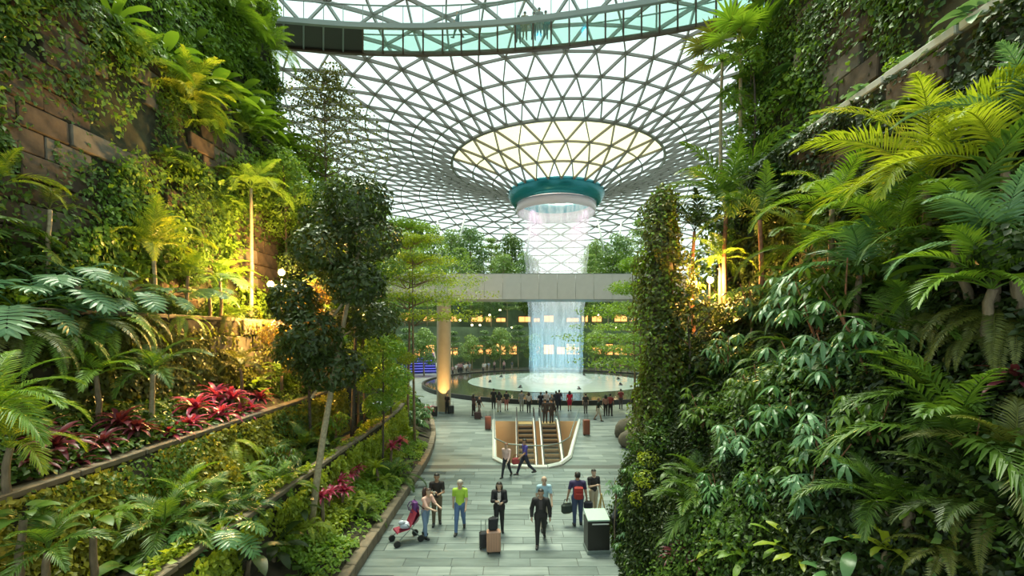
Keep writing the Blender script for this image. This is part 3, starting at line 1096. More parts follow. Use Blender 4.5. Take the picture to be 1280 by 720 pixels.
def dense_tree_meshes(seed, H, R, clear, leaf_n, leaf_size, mat, bark, aspect=.5, trunk_r=.10, blobs=14, lean=(0, 0)):
    rg = random.Random(seed)
    tm = trunk_mesh(H * .9, trunk_r, trunk_r * .4, (lean[0] + rg.uniform(-.1, .1), lean[1] + rg.uniform(-.1, .1)), rg.uniform(-.12, .12), 9, bark, seed)
    brs, P, N = [], [], []
    for i in range(blobs):
        u = (i + .5) / blobs
        z = H * (clear + (1 - clear) * u)
        rr = R * math.sin(PI * (.18 + .75 * u)) * rg.uniform(.6, 1.15)
        an = i * 2.4
        c = (lean[0] * u + math.cos(an) * rr * .75, lean[1] * u + math.sin(an) * rr * .75, z)
        brs.append(MB().tube([(lean[0] * u, lean[1] * u, z - .5 * R), c], [trunk_r * .35, .012], 5).mesh('branch', bark))
        p, nn = ball_points(leaf_n // blobs, c, (R * rg.uniform(.38, .58), R * rg.uniform(.38, .58), R * rg.uniform(.28, .42)))
        P.append(p); N.append(nn)
    P = np.concatenate(P); N = np.concatenate(N)
    return tm, brs, leaf_cloud('foliage', P, N, leaf_size, aspect, mat, down=.4)


def tree(name, meshes, loc, label, scale=1.0, rz=None, group=None, mat=None, z_scale=1.0):
    o = thing(name, label, 'tree', loc, rng.uniform(0, 6) if rz is None else rz, group)
    o.scale = (scale, scale, scale * z_scale)
    put('trunk', meshes[0], o, (0, 0, -.1))
    for b_ in meshes[1]:
        put('branch', b_, o)
    f = put('foliage', meshes[2], o, mat=mat)
    f['kind'] = 'stuff'
    return o


# ------------------------------------------------------------------ garden walls
def fbm(x, y, seed=0, oct=4):
    r = np.random.default_rng(seed)
    out = 0
    for k in range(oct):
        fr = 0.35 * 1.9 ** k
        a = r.uniform(0, 2 * PI, 3); ph = r.uniform(0, 2 * PI, 3)
        s = sum(np.sin(fr * (np.cos(a[j]) * x + np.sin(a[j]) * y) * 2 + ph[j]) for j in range(3)) / 3
        out = out + s / 1.6 ** k
    return out


LEFT = [(-4.2, 0.0), (-4.2, 0.34), (-4.5, 0.34), (-5.2, 0.55), (-5.98, 1.0), (-6.0, 2.35), (-6.25, 2.3), (-7.75, 1.95), (-8.2, 3.85), (-8.45, 3.85),
        (-10.35, 4.6), (-10.4, 7.0), (-10.7, 7.0), (-11.6, 7.2), (-12.1, 16.0), (-12.4, 16.0), (-13.1, 16.2), (-13.6, 25.5), (-16.5, 25.6)]
RIGHT = [(3.35, 0.0), (3.6, 1.5), (4.4, 3.6), (5.3, 5.3), (6.3, 6.9), (7.35, 7.8), (7.5, 11.6), (7.8, 11.6), (8.5, 11.8), (8.9, 22.0), (12.0, 22.1)]


def xl(y):
    """shift of the left kerb away from the walkway further back"""
    t = max(0.0, min(1.0, (y - 20) / 15))
    return -2.4 * t * t


def prof_at(prof, s):
    """s = segment index + fraction"""
    i = min(int(s), len(prof) - 2)
    u = s - i
    a, b = prof[i], prof[i + 1]
    return a[0] + (b[0] - a[0]) * u, a[1] + (b[1] - a[1]) * u


def extrude(name, prof, y0, y1, n, mat, seg=None, shift=None, close=True, amp=0.05, seed=3):
    s0, s1 = seg or (0, len(prof) - 1)
    v, f = [], []
    m = 0
    ys = [y0 + (y1 - y0) * k / n for k in range(n + 1)]
    pr = []
    for i in range(s0, s1):
        a, b = prof[i], prof[i + 1]
        L = math.hypot(b[0] - a[0], b[1] - a[1]); c = max(1, int(L / .7))
        for k in range(c):
            pr.append((a[0] + (b[0] - a[0]) * k / c, a[1] + (b[1] - a[1]) * k / c))
    pr.append(prof[s1])
    m = len(pr)
    for y in ys:
        for j, (x, z) in enumerate(pr):
            dx = (shift(y) if shift else 0) + amp * float(fbm(np.float64(y * 1.7), np.float64(z * 1.7 + x), seed, 3))
            v.append((x + dx, y, z))
    for k in range(n):
        for j in range(m - 1):
            a = k * m + j
            f.append((a, a + 1, a + m + 1, a + m))
    if close:
        e = n * m
        f.append(tuple(range(e, e + m)))
    return structure(name, pymesh(name, v, f, mat))


extrude('wall_left_terraces', LEFT, 1.5, 26.5, 40, MAT['soil'], (1, 13), xl, False)
wall_l = extrude('wall_left', LEFT, 1.5, 25.0, 40, MAT['backing'], (13, 18), None, False)
wl_end = pymesh('wall_left_end', [(-11.6, 25, 3), (-12.1, 25, 16), (-13.1, 25, 16.2), (-13.6, 25, 25.5), (-30, 25, 25.5), (-30, 25, 0), (-11.6, 25, 0)], [(0, 1, 2, 3, 4, 5, 6)], MAT['rock'])
structure('wall_left_end', wl_end)
extrude('wall_left_bank', [(-4.2, .3), (-5.6, .8), (-6.4, 2.2), (-8.6, 3.2), (-9.4, 5.4), (-12.0, 6.2), (-20, 6.6)], 26.4, 36.2, 20, MAT['soil'], None, xl, True)
wall_r = extrude('wall_right', RIGHT, 1.2, 15.5, 26, MAT['backing'], (5, 10), None, False)
extrude('wall_right_bank', RIGHT, 1.2, 14.0, 26, MAT['soil'], (0, 5), None, True)
structure('wall_right_end', pymesh('wall_right_end', [(7.35, 15.5, 0), (7.5, 15.5, 11.6), (8.5, 15.5, 11.8), (8.9, 15.5, 22), (30, 15.5, 22), (30, 15.5, 0)], [(0, 1, 2, 3, 4, 5)], MAT['rock']))
# wall behind the boulders, further along on the other side
extrude('wall_right_far', [(8.5, 0), (9.2, 2.0), (10.5, 4), (12, 8.0), (14, 8.5)], 15.5, 38, 20, MAT['soil'], None, lambda y: max(0, (y - 24) * .12), True)

# copings: stone by stone
cop = MB().box((0, 0, 0), (0.34, 1.48, 0.13), bevel=.02).mesh('coping_stone', MAT['coping'])
copg = MB().box((0, 0, 0), (0.36, 1.46, 0.16), bevel=.02).mesh('coping_stone', MAT['coping_grey'])
kerb_m = MB().box((0, 0, 0), (0.30, 0.98, 0.36), bevel=.02).mesh('kerb_stone', MAT['coping'])


def row_of(name, mesh, parent_name, label_mat, x, z, y0, y1, step, shift=None, skip=()):
    e = bpy.data.objects.new(parent_name, None); COL.objects.link(e); e['kind'] = 'structure'
    e.location = (x, y0, z)
    y = y0; k = 0
    while y < y1:
        if k not in skip:
            sx = shift(y) if shift else 0
            rz = 0 if not shift else -math.atan((shift(y + .3) - shift(y - .3)) / .6)
            put(name, mesh, e, (sx + rng.uniform(-.012, .012), y - y0 + step / 2, rng.uniform(-.008, .008)), (0, 0, rz))
        y += step; k += 1
    return e


row_of('kerb_stone', kerb_m, 'trim_1', None, -4.33, 0.19, 8.0, 36.0, 1.0, xl)
row_of('coping_stone', cop, 'trim_2', None, -6.10, 2.42, 5.0, 26.0, 1.5, xl)
row_of('coping_stone', cop, 'trim_3', None, -8.32, 3.92, 4.0, 20.5, 1.5)
row_of('coping_stone', cop, 'trim_4', None, -10.52, 7.07, 6.0, 24.0, 1.5)
row_of('coping_stone', cop, 'trim_5', None, -12.2, 16.08, 10.0, 25.0, 1.5)
row_of('coping_stone', copg, 'trim_6', None, 7.62, 11.7, 4.5, 15.0, 1.5)


# stone panels show where the climbers leave the wall bare
BARE = [(55, 255, 75, 62), (72, 55, 48, 45), (40, 140, 42, 55), (200, 92, 34, 24), (318, 305, 30, 52), (325, 440, 34, 36), (100, 180, 30, 30), (215, 245, 22, 24), (262, 190, 26, 20),
        (1062, 70, 34, 75), (1085, 190, 40, 24), (1015, 196, 30, 18), (1195, 175, 20, 42), (1150, 30, 26, 20), (450, 655, 20, 22), (205, 395, 24, 10)]


def pix(P):
    y = np.maximum(P[:, 1], .5)
    return 640 + F_PX * P[:, 0] / y, HORIZON - F_PX * (P[:, 2] - CAM_H) / y


def bare_amount(px, py):
    out = np.zeros_like(px)
    for cx_, cy_, rx, ry in BARE:
        dd = ((px - cx_) / rx) ** 2 + ((py - cy_) / ry) ** 2
        out = np.maximum(out, np.clip(1.2 - dd, 0, .66))
    return out


def panels(parent, prof, seg, y0, y1, mats, pw=1.3, ph=.62, limit=290, name='stone_panel'):
    a, b = prof[seg], prof[seg + 1]
    L = math.hypot(b[0] - a[0], b[1] - a[1])
    tilt = math.atan2(b[0] - a[0], b[1] - a[1])
    sg = 1 if a[0] < 0 else -1
    mesh = MB().box((0, 0, 0), (.16, pw - .03, ph - .03), bevel=.025).mesh(name, mats[0])
    cnt = 0
    k = 0
    while (k + .5) * ph < L:
        u = (k + .5) * ph / L
        x, z = a[0] + (b[0] - a[0]) * u, a[1] + (b[1] - a[1]) * u
        y = y0 + (k % 2) * pw / 2
        while y < y1 and cnt < limit:
            P = np.array([[x, y, z]])
            px, py = pix(P)
            if bare_amount(px, py)[0] > .0 or rng.random() < .18:
                put(name, mesh, parent, (x + sg * rng.uniform(.02, .12), y, z), (rng.uniform(-.01, .01), tilt, rng.uniform(-.02, .02)),
                    (1, 1, 1), rng.choice(mats))
                cnt += 1
            y += pw
        k += 1
    return cnt


panels(wall_l, LEFT, 13, 8, 24.6, [MAT['rock'], MAT['rock'], MAT['rock_grey']])
panels(wall_l, LEFT, 10, 8, 24.6, [MAT['rock_grey']])
panels(wall_r, RIGHT, 5, 5, 15.2, [MAT['rock'], MAT['rock']])
panels(wall_r, RIGHT, 8, 5, 15.2, [MAT['rock'], MAT['rock_grey']])


# climbers: masses of small leaves over the walls
def climber(name, label, prof, segs, y0, y1, count, size, aspect, mat, out=.35, seed=1, shift=None, thresh=-.35, dark=False):
    sg = 1 if prof[0][0] < 0 else -1
    lens = [math.hypot(prof[s + 1][0] - prof[s][0], prof[s + 1][1] - prof[s][1]) for s in segs]
    pr = np.array(lens) / sum(lens)
    which = nrg.choice(len(segs), size=count, p=pr)
    u = nrg.uniform(0, 1, count)
    A = np.array([prof[s] for s in segs])[which]; B = np.array([prof[s + 1] for s in segs])[which]
    XZ = A + (B - A) * u[:, None]
    T = B - A; T /= np.linalg.norm(T, axis=1, keepdims=True)
    NX = np.stack([T[:, 1], -T[:, 0]], 1)          # outward (towards the walkway)
    NX *= np.where(NX[:, 0] * sg < -0.01, -1, 1)[:, None]
    NX = np.where((np.abs(NX[:, 0]) < .2)[:, None] & (NX[:, 1] < 0)[:, None], -NX, NX)
    Y = nrg.uniform(y0, y1, count)
    h = fbm(Y * 1.6, XZ[:, 1] * 1.6 + XZ[:, 0] * .7, seed)
    off = np.clip(.5 + .55 * h, 0.02, 1.4) * out * nrg.uniform(.55, 1.05, count)
    P = np.stack([XZ[:, 0] + NX[:, 0] * off, Y, XZ[:, 1] + NX[:, 1] * off], 1)
    if shift:
        P[:, 0] += np.array([shift(y) for y in Y])
    px, py = pix(P)
    keep = (h > thresh + nrg.uniform(-.3, .3, count)) & (nrg.uniform(0, 1, count) > bare_amount(px, py) * 1.15)
    keep &= (px > -260) & (px < 1540) & (py > -220) & (py < 900)
    P, NX = P[keep], NX[keep]
    N = np.stack([NX[:, 0], nrg.normal(0, .35, len(P)), NX[:, 1] + .35], 1)
    o = put(name, leaf_cloud(name, P, N, size, aspect, mat, down=.7))
    return set_tags(o, label, 'climber', None, 'stuff')


climber('climbing_plant', 'dark small-leaved climber covering the tall brown stone wall', LEFT, [13], 6, 25, 52000, .15, .62, MAT['L_mid'], .45, 5, None, -.25)
climber('climbing_plant', 'bright green creeper in loose patches over the tall brown stone wall', LEFT, [13], 6, 25, 26000, .17, .7, MAT['L_bright'], .6, 8, None, .15)
climber('climbing_plant', 'leafy creeper on the wall above the upper stone ledge', LEFT, [15, 16], 9, 25, 30000, .20, .6, MAT['L_bright'], .6, 9, None, -.4)
climber('climbing_plant', 'olive creeper on the wall under the floodlit ledge', LEFT, [10], 6, 26, 22000, .15, .7, MAT['L_olive'], .35, 12, None, -.3)
climber('climbing_plant', 'yellow-green creeper below the sloping stone coping and crimson cordylines', LEFT, [7, 6], 3, 21, 52000, .11, .8, MAT['L_yellow'], .55, 14, None, -.6)
climber('climbing_plant', 'green creeper woven through the yellow-green creeper below the sloping coping', LEFT, [7, 6], 3, 21, 15000, .11, .6, MAT['L_mid'], .40, 44, None, -.2)
climber('ground_cover', 'mid-green ground cover on the planting bed behind the crimson cordylines', LEFT, [9, 12], 5, 26, 20000, .16, .6, MAT['L_mid'], .35, 15, None, -.4)
climber('ground_cover', 'yellow-green ground cover filling the lowest planter beside the walkway', LEFT, [3, 4, 5], 5, 26, 30000, .13, .7, MAT['L_lime'], .40, 17, xl, -.45)
climber('ground_cover', 'leafy green edging spilling over the kerb onto the walkway', LEFT, [2, 3], 11, 26.5, 9000, .14, .6, MAT['L_bright'], .40, 19, xl, -.4)
climber('climbing_plant', 'dark small-leaved climber on the upper wall above the grey coping', RIGHT, [8], 4, 15.5, 42000, .13, .6, MAT['L_mid'], .40, 21, None, -.2)
climber('climbing_plant', 'bright vine patches on the upper wall above the grey coping', RIGHT, [8, 7], 4, 15.5, 16000, .15, .7, MAT['L_bright'], .55, 22, None, .2)
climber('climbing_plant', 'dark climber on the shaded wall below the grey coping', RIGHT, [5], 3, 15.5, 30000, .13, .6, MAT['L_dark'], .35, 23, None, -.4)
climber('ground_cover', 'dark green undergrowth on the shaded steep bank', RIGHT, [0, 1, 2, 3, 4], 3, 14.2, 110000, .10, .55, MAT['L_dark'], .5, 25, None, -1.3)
climber('ground_cover', 'mid-green creeper patches on the shaded steep bank', RIGHT, [0, 1, 2, 3], 3, 14.2, 30000, .10, .6, MAT['L_mid'], .6, 26, None, .1)

# ------------------------------------------------------------------ planting
KW = {'broad': 'broad-leaf plant', 'shrub': 'leafy shrub', 'palm': 'feather palm', 'heart': 'heart-leaf plant', 'nest': 'nest fern', 'fern': 'fern', 'umbrella': 'umbrella plant', 'feather': 'young palm'}
CW = {'L_lime': 'lime', 'L_bright': 'bright green', 'L_mid': 'mid-green', 'L_dark': 'dark green', 'L_gloss': 'glossy green', 'L_blue': 'blue-green', 'L_olive': 'olive'}
def surf_z(prof, X):
    """height of the bed at X (upper side of the profile)"""
    best = 0
    for a, b in zip(prof, prof[1:]):
        lo, hi = min(a[0], b[0]), max(a[0], b[0])
        if lo <= X <= hi and hi - lo > .15:
            best = a[1] + (b[1] - a[1]) * (X - a[0]) / (b[0] - a[0])
    return best


def bed(kind, px, py, X, scale, mat, label, group=None, prof=None, **kw):
    """plant whose crown shows at (px, py), rooted in the bed at X"""
    D = X * F_PX / (px - 640)
    pr = prof or (LEFT if X < 0 else RIGHT)
    if X > 0:
        for _ in range(60):
            if surf_z(pr, X) <= CAM_H - (py - HORIZON) / F_PX * (X * F_PX / (px - 640)) - .15 or X < 3.4:
                break
            X -= .05
        D = X * F_PX / (px - 640)
    z0 = surf_z(pr, X)
    zc = CAM_H - (py - HORIZON) / F_PX * D
    st = max(0.0, zc - z0)
    return plant(kind, (X, D, z0), scale, MATKEY(mat), label, group, stem=st if st > .12 else 0.0, **kw)


def MATKEY(m):
    return m


def wall_plant(kind, px, py, X, scale, mat, label, group=None, **kw):
    """plant rooted in the wall face at X"""
    D = X * F_PX / (px - 640)
    p = at(px, py, D)
    return plant(kind, p, scale, mat, label, group, facing=(0 if X < 0 else PI), spread=kw.pop('spread', 3.4), **kw)


# --- tall wall with the brown stone panels
wall_plant('palm', 232, 128, -11.75, .85, 'L_lime', 'bright lime feather palm growing from the brown wall under the upper ledge', seed=1)
wall_plant('palm', 178, 82, -11.85, .70, 'L_bright', 'small bright palm frond cluster beside a bare brown patch of wall', seed=2, n=6)
wall_plant('palm', 262, 165, -11.7, .62, 'L_bright', 'arching palm just under the bright lime palm on the brown wall', seed=3, n=8)
wall_plant('palm', 2, 232, -11.6, .55, 'L_lime', 'lime palm frond cluster beside the big bare brown stone patch', seed=4, n=6)
bed('palm', 314, 236, -11.05, .85, 'L_bright', 'slim tall palm with pale trunk before the grey stone panels', seed=5, stem_mat='bark_pale', stem_r=.07)
bed('palm', 192, 312, -11.0, .80, 'L_lime', 'lime palm on the ledge above the floodlit creeper wall', seed=6, stem_mat='bark_pale', n=12)
bed('palm', 235, 345, -10.9, .62, 'L_bright', 'low green palm on the ledge beside the lime palm', seed=7, n=9)
bed('feather', 62, 262, -11.3, .7, 'L_olive', 'thin sapling before the big bare brown stone patch', seed=8, n=5, stem_mat='bark_pale', stem_r=.05)
for k, (px, py, s) in enumerate(((22, 392, 1.15), (62, 372, 1.2), (95, 350, 1.0), (120, 390, 1.15), (160, 372, 1.0), (205, 376, .8), (275, 352, .8), (262, 372, .8))):
    bed('philo', px, py, -10.75, s, 'L_blue', ('big' if s > 1.05 else 'smaller') + ' blue-green split-leaf philodendron on the ledge', 'philodendrons along the ledge', seed=20 + k)
for k, (px, py, s) in enumerate(((20, 418, .9), (58, 412, 1.0), (105, 405, 1.0), (132, 402, 1.1), (168, 400, .95), (225, 398, .7), (282, 396, .6))):
    wall_plant('hanging_fern', px, py, -10.35, s, ('L_olive', 'L_bright')[k % 2], ('olive', 'bright green')[k % 2] + ' long fern hanging below the philodendrons', 'hanging ferns on the ledge', spread=2.4, seed=40 + k)
# --- bed with the cordylines
for k, (px, py, X, s, m) in enumerate(((38, 585, -8.7, 1.0, 'L_maroon'), (68, 560, -8.8, 1.15, 'L_maroon'), (95, 580, -8.6, .95, 'L_maroon'), (48, 548, -9.3, 1.0, 'L_maroon'),
                                       (150, 532, -9.0, 1.1, 'L_maroon'), (172, 540, -8.7, .95, 'L_maroon'), (128, 556, -8.6, .8, 'L_maroon'))):
    bed('cordyline', px, py, X, s, m, 'dark maroon cordyline in the bed behind the sloping coping', 'maroon cordylines', seed=60 + k)
for k, (px, py, X, s) in enumerate(((210, 548, -8.6, 1.0), (275, 520, -8.6, 1.1), (300, 520, -8.6, 1.0), (270, 498, -9.4, 1.2), (222, 540, -8.7, 1.0), (245, 512, -9.0, 1.25), (262, 528, -8.7, 1.05), (290, 500, -9.0, 1.2), (312, 512, -8.7, 1.1), (325, 498, -9.2, 1.0), (238, 532, -8.6, .9))):
    bed('cordyline', px, py, X, s, 'L_red', 'crimson cordyline in the bed behind the sloping coping', 'crimson cordylines behind the coping', seed=70 + k)
for k, (px, py, X, s) in enumerate(((412, 618, -5.7, .75), (424, 604, -5.75, .8), (436, 596, -5.8, .85), (446, 588, -5.8, .75), (402, 622, -5.6, .7), (430, 615, -5.5, .7))):
    bed('cordyline', px, py, X, s, 'L_red', 'crimson cordyline in the low planter beside the walkway', 'crimson cordylines in the low planter', seed=80 + k)
for k, (px, py, X, s) in enumerate(((490, 560, -5.4, .85), (500, 553, -5.4, .85), (536, 512, -5.6, .9))):
    bed('cordyline', px, py, X, s, 'L_red', 'pink cordyline near the kerb by the slim layered trees', 'pink cordylines by the layered trees', seed=90 + k)
bed('feather', 192, 468, -9.1, .85, 'L_mid', 'small arching palm rising between the maroon and crimson cordylines', seed=100, stem_mat='bark_pale')
bed('palm', -8, 520, -8.6, .75, 'L_bright', 'pale green palm at the end of the maroon cordyline bed', seed=101)
bed('palm', 12, 560, -8.2, .55, 'L_lime', 'low pale palm before the maroon cordylines', seed=102, n=8)
bed('feather', 120, 470, -9.6, .7, 'L_bright', 'upright young palm under the hanging ferns', seed=103)
for k, (px, py, s) in enumerate(((288, 552, .75), (302, 560, .7), (255, 575, .6), (330, 545, .6))):
    wall_plant('hanging_fern', px, py, -8.15, s, 'L_lime', 'lime fern drooping over the coping below the crimson cordylines', 'ferns drooping over the coping', spread=2.2, seed=110 + k)
bed('fan', 448, 478, -7.6, .95, 'L_bright', 'bright fan palm behind the slender leaning trunk', seed=120)
bed('fan', 470, 500, -7.0, .7, 'L_mid', 'green fan palm beside the bright fan palm', seed=121)
bed('feather', 352, 470, -9.2, .75, 'L_mid', 'dark palm at the foot of the floodlight pole', seed=122)
bed('feather', 380, 440, -9.0, .8, 'L_olive', 'olive palm lit by the floodlights', seed=123)
bed('palm', 300, 460, -9.6, .5, 'L_olive', 'small palm before the bare grey panels under the ledge', seed=124)
# --- lowest terrace
for k, (kind, px, py, X, s, m, lab) in enumerate((
        ('feather', 262, 640, -6.9, .72, 'L_mid', 'fresh green palm in the low terrace by the leaning trunk'),
        ('feather', 300, 668, -6.5, .70, 'L_gloss', 'glossy young palm low on the terrace'),
        ('feather', 330, 612, -7.0, .75, 'L_mid', 'young palm in front of the yellow-green creeper'),
        ('feather', 350, 655, -6.4, .65, 'L_bright', 'light green young palm beside the leaning trunk foot'),
        ('broad', 342, 690, -5.9, .85, 'L_dark', 'dark broad-leaf plant at the foot of the terrace'),
        ('broad', 372, 640, -5.9, .75, 'L_dark', 'dark broad-leaf plant behind the low crimson cordylines'),
        ('broad', 312, 700, -5.9, .8, 'L_dark', 'dark broad-leaf clump at the terrace corner'),
        ('philo', 275, 700, -6.0, .7, 'L_gloss', 'glossy split-leaf plant at the terrace corner'),
        ('feather', 240, 700, -6.4, .6, 'L_mid', 'young palm by the lowest coping'),
        ('umbrella', 400, 680, -5.3, .55, 'L_lime', 'lime umbrella plant over the kerb'),
        ('fern', 385, 660, -5.5, .7, 'L_lime', 'lime fern over the brown planter wall'),
        ('fern', 455, 625, -5.0, .7, 'L_lime', 'lime fern beside the low crimson cordylines'),
        ('fern', 480, 600, -5.0, .7, 'L_lime', 'bright fern spilling towards the walkway kerb'),
        ('nest', 470, 585, -5.3, .6, 'L_lime', 'lime nest fern behind the kerb'),
        ('umbrella', 500, 610, -4.75, .55, 'L_bright', 'green umbrella plant behind the kerb near the stroller'))):
    bed(kind, px, py, X, s, m, lab, seed=140 + k)

# --- shaded bank and walls on the other side
bed('kentia', 908, 262, 6.3, 1.15, 'L_mid', 'large dark feather palm with reddish trunk on the shaded bank', seed=200, stem_mat='bark_red', n=12)
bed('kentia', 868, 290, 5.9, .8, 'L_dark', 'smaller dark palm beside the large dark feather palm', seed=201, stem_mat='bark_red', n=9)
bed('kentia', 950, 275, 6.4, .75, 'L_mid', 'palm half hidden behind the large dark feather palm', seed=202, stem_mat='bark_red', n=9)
bed('fan', 903, 78, 7.62, 1.1, 'L_olive', 'olive fan palm against the roof at the end of the grey coping', seed=203, stem_mat='bark_pale', n=9, stem_r=.06)
bed('fan', 926, 68, 7.7, 1.1, 'L_bright', 'yellow-green fan palm against the roof at the end of the grey coping', seed=204, stem_mat='bark_pale', n=9, stem_r=.06)
bed('palm', 1158, 238, 7.0, 1.08, 'L_lime', 'big glowing lime palm with an upright frond under the grey coping', seed=207, stem_mat='bark', n=14)
bed('palm', 1258, 215, 7.0, .98, 'L_lime', 'lime palm with broad arching fronds next to the big glowing palm', seed=208, n=9)
bed('palm', 1290, 175, 7.2, .8, 'L_blue', 'blue-green palm behind the lime arching palm', seed=209, n=8)
bed('palm', 1040, 262, 7.0, .8, 'L_bright', 'light green palm leaning out below the bare brown panels', seed=210, n=10)
bed('palm', 1120, 305, 6.4, .78, 'L_bright', 'green palm in the row under the big glowing palm', seed=211, n=10)
bed('kentia', 1195, 300, 6.2, .70, 'L_mid', 'mid-green palm in the row under the lime arching palm', seed=212, n=10)
bed('kentia', 1248, 318, 6.0, .62, 'L_blue', 'blue-green low palm above the hanging ferns', seed=213, n=9)
bed('palm', 1010, 318, 6.6, .75, 'L_mid', 'mid-green palm beside the light green leaning palm', seed=214, n=10)
bed('kentia', 1075, 345, 6.0, .7, 'L_gloss', 'glossy palm above the umbrella plants', seed=215, n=9)
bed('kentia', 1196, 565, 5.7, .66, 'L_mid', 'dark arching palm low on the shaded bank', seed=216, n=11)
bed('palm', 1265, 585, 5.8, .5, 'L_olive', 'small olive palm beside the dark arching palm', seed=217, n=8)
bed('palm', 985, 388, 6.2, .6, 'L_mid', 'small palm behind the umbrella plants', seed=218, n=9)
for k, (px, py, s) in enumerate(((1150, 385, .62), (1180, 392, .6), (1215, 385, .72), (1245, 388, .72), (1270, 400, .7), (1228, 420, .6))):
    bed('hanging_fern', px, py, 6.6, s, 'L_olive', 'olive sword fern hanging in the shade under the palm row', 'hanging ferns in the shade', facing=PI, spread=2.2, seed=230 + k)
UMB = [(940, 405, 6.0, .9), (985, 420, 5.9, 1.0), (1020, 425, 5.8, 1.0), (1055, 405, 5.8, .95), (1000, 480, 5.4, .95), (1045, 500, 5.3, .9), (1085, 470, 5.4, .9),
       (950, 520, 5.2, .85), (990, 555, 5.0, .85), (930, 585, 4.9, .8), (910, 470, 5.6, .85), (1095, 560, 5.0, .75), (960, 640, 4.6, .7), (1010, 650, 4.6, .7), (900, 640, 4.5, .7), (880, 540, 5.0, .8)]
for k, (px, py, X, s) in enumerate(UMB):
    bed('umbrella', px, py, X, s, ('L_gloss', 'L_blue', 'L_gloss', 'L_mid')[k % 4], ('big ' if s > .88 else 'smaller ') + ('glossy green', 'blue-green', 'glossy green', 'mid-green')[k % 4] + ' umbrella plant on the shaded bank', 'umbrella plants on the bank', seed=250 + k, facing=PI, spread=4.5, n=24, stem_r=.03)
bed('umbrella', 1046, 600, 5.1, .8, 'L_blue', 'umbrella plant on a bare reddish leaning trunk', seed=270, stem_mat='bark_red', lean=(-.12, 0.0), n=24)
for k, (px, py, X, s, m) in enumerate(((868, 690, 4.0, .8, 'L_maroon'), (850, 700, 3.8, .8, 'L_maroon'), (885, 705, 4.1, .75, 'L_maroon'), (1272, 480, 6.2, .7, 'L_maroon'))):
    bed('cordyline', px, py, X, s, m, 'maroon cordyline in the undergrowth of the shaded bank', 'maroon cordylines on the shaded bank', seed=280 + k)
for k, (px, py, X, s, m) in enumerate(((785, 665, 3.45, .62, 'L_blue'), (800, 615, 3.6, .7, 'L_gloss'), (790, 700, 3.4, .6, 'L_bright'), (812, 690, 3.45, .6, 'L_lime'), (775, 610, 3.5, .5, 'L_blue'))):
    D = 12.9
    p = at(px, py, D); X = p.x; z0 = 0.0 if X < 3.4 else surf_z(RIGHT, X)
    plant('umbrella', (X, D + k * .12, z0), s, m, 'pale umbrella shrub at the corner beside the black plinth', 'umbrella shrubs at the corner', stem=max(.2, p.z - z0 - .5), seed=290 + k, n=24, stem_r=.02)
for k, (px, py, X, s) in enumerate(((905, 690, 4.2, .6), (935, 700, 4.3, .6), (1000, 700, 4.5, .6), (980, 690, 4.5, .55), (1110, 690, 4.9, .5), (1140, 640, 5.1, .5))):
    bed('nest', px, py, X, s, ('L_lime', 'L_bright')[k % 2], 'bright nest fern low on the shaded bank', 'nest ferns on the bank', seed=300 + k)

for k, (kind, px, py, X, s, m, lab) in enumerate((
        ('feather', 60, 690, -7.0, .62, 'L_mid', 'young palm against the yellow-green creeper near the pale palm'), ('broad', 115, 660, -7.2, .6, 'L_mid', 'broad-leaf plant sprouting from the yellow-green creeper'),
        ('fern', 150, 640, -7.6, .6, 'L_bright', 'fern sprouting from the yellow-green creeper'), ('heart', 30, 650, -7.4, .6, 'L_mid', 'heart-leaf plant on the creeper below the maroon cordylines'),
        ('feather', 205, 660, -7.0, .7, 'L_mid', 'green palm standing before the yellow-green creeper'), ('feather', 228, 625, -7.4, .7, 'L_bright', 'light palm standing before the yellow-green creeper'),
        ('umbrella', 355, 590, -7.0, .8, 'L_mid', 'umbrella plant between the two copings by the leaning trunk'), ('fern', 312, 590, -7.3, .8, 'L_bright', 'fern between the two copings'),
        ('philo', 300, 625, -6.8, .7, 'L_mid', 'split-leaf plant between the two copings'), ('feather', 380, 560, -7.2, .8, 'L_mid', 'palm between the two copings behind the leaning trunk'),
        ('umbrella', 420, 545, -7.0, .8, 'L_bright', 'umbrella plant between the copings past the leaning trunk'), ('heart', 400, 580, -6.7, .8, 'L_gloss', 'glossy heart-leaf plant between the copings past the leaning trunk'))):
    bed(kind, px, py, X, s, m, lab, seed=950 + k)
for k, (kind, px, py, X, s, m, lab) in enumerate((
        ('palm', 1110, 640, 5.0, .5, 'L_mid', 'low palm among the undergrowth near the reddish leaning trunk'), ('palm', 1240, 660, 5.0, .5, 'L_dark', 'dark low palm at the foot of the shaded bank'),
        ('fern', 1180, 690, 4.8, .55, 'L_olive', 'olive fern at the foot of the shaded bank'), ('feather', 1150, 500, 5.5, .6, 'L_mid', 'young palm between the umbrella plants and the dark arching palm'),
        ('hanging_fern', 1250, 630, 5.2, .5, 'L_olive', 'pale olive fern hanging beside the dark arching palm'), ('broad', 1070, 690, 4.7, .5, 'L_gloss', 'glossy broad-leaf plant below the reddish leaning trunk'),
        ('feather', 1130, 430, 5.8, .7, 'L_mid', 'young palm beside the topmost umbrella plants'), ('feather', 870, 600, 4.6, .6, 'L_mid', 'young palm behind the creeper-clad column foot'),
        ('fern', 860, 430, 5.6, .8, 'L_bright', 'bright fern behind the creeper-clad column'), ('palm', 900, 330, 6.2, .55, 'L_bright', 'bright small palm by the warm garden lamp'))):
    bed(kind, px, py, X, s, m, lab, seed=970 + k)

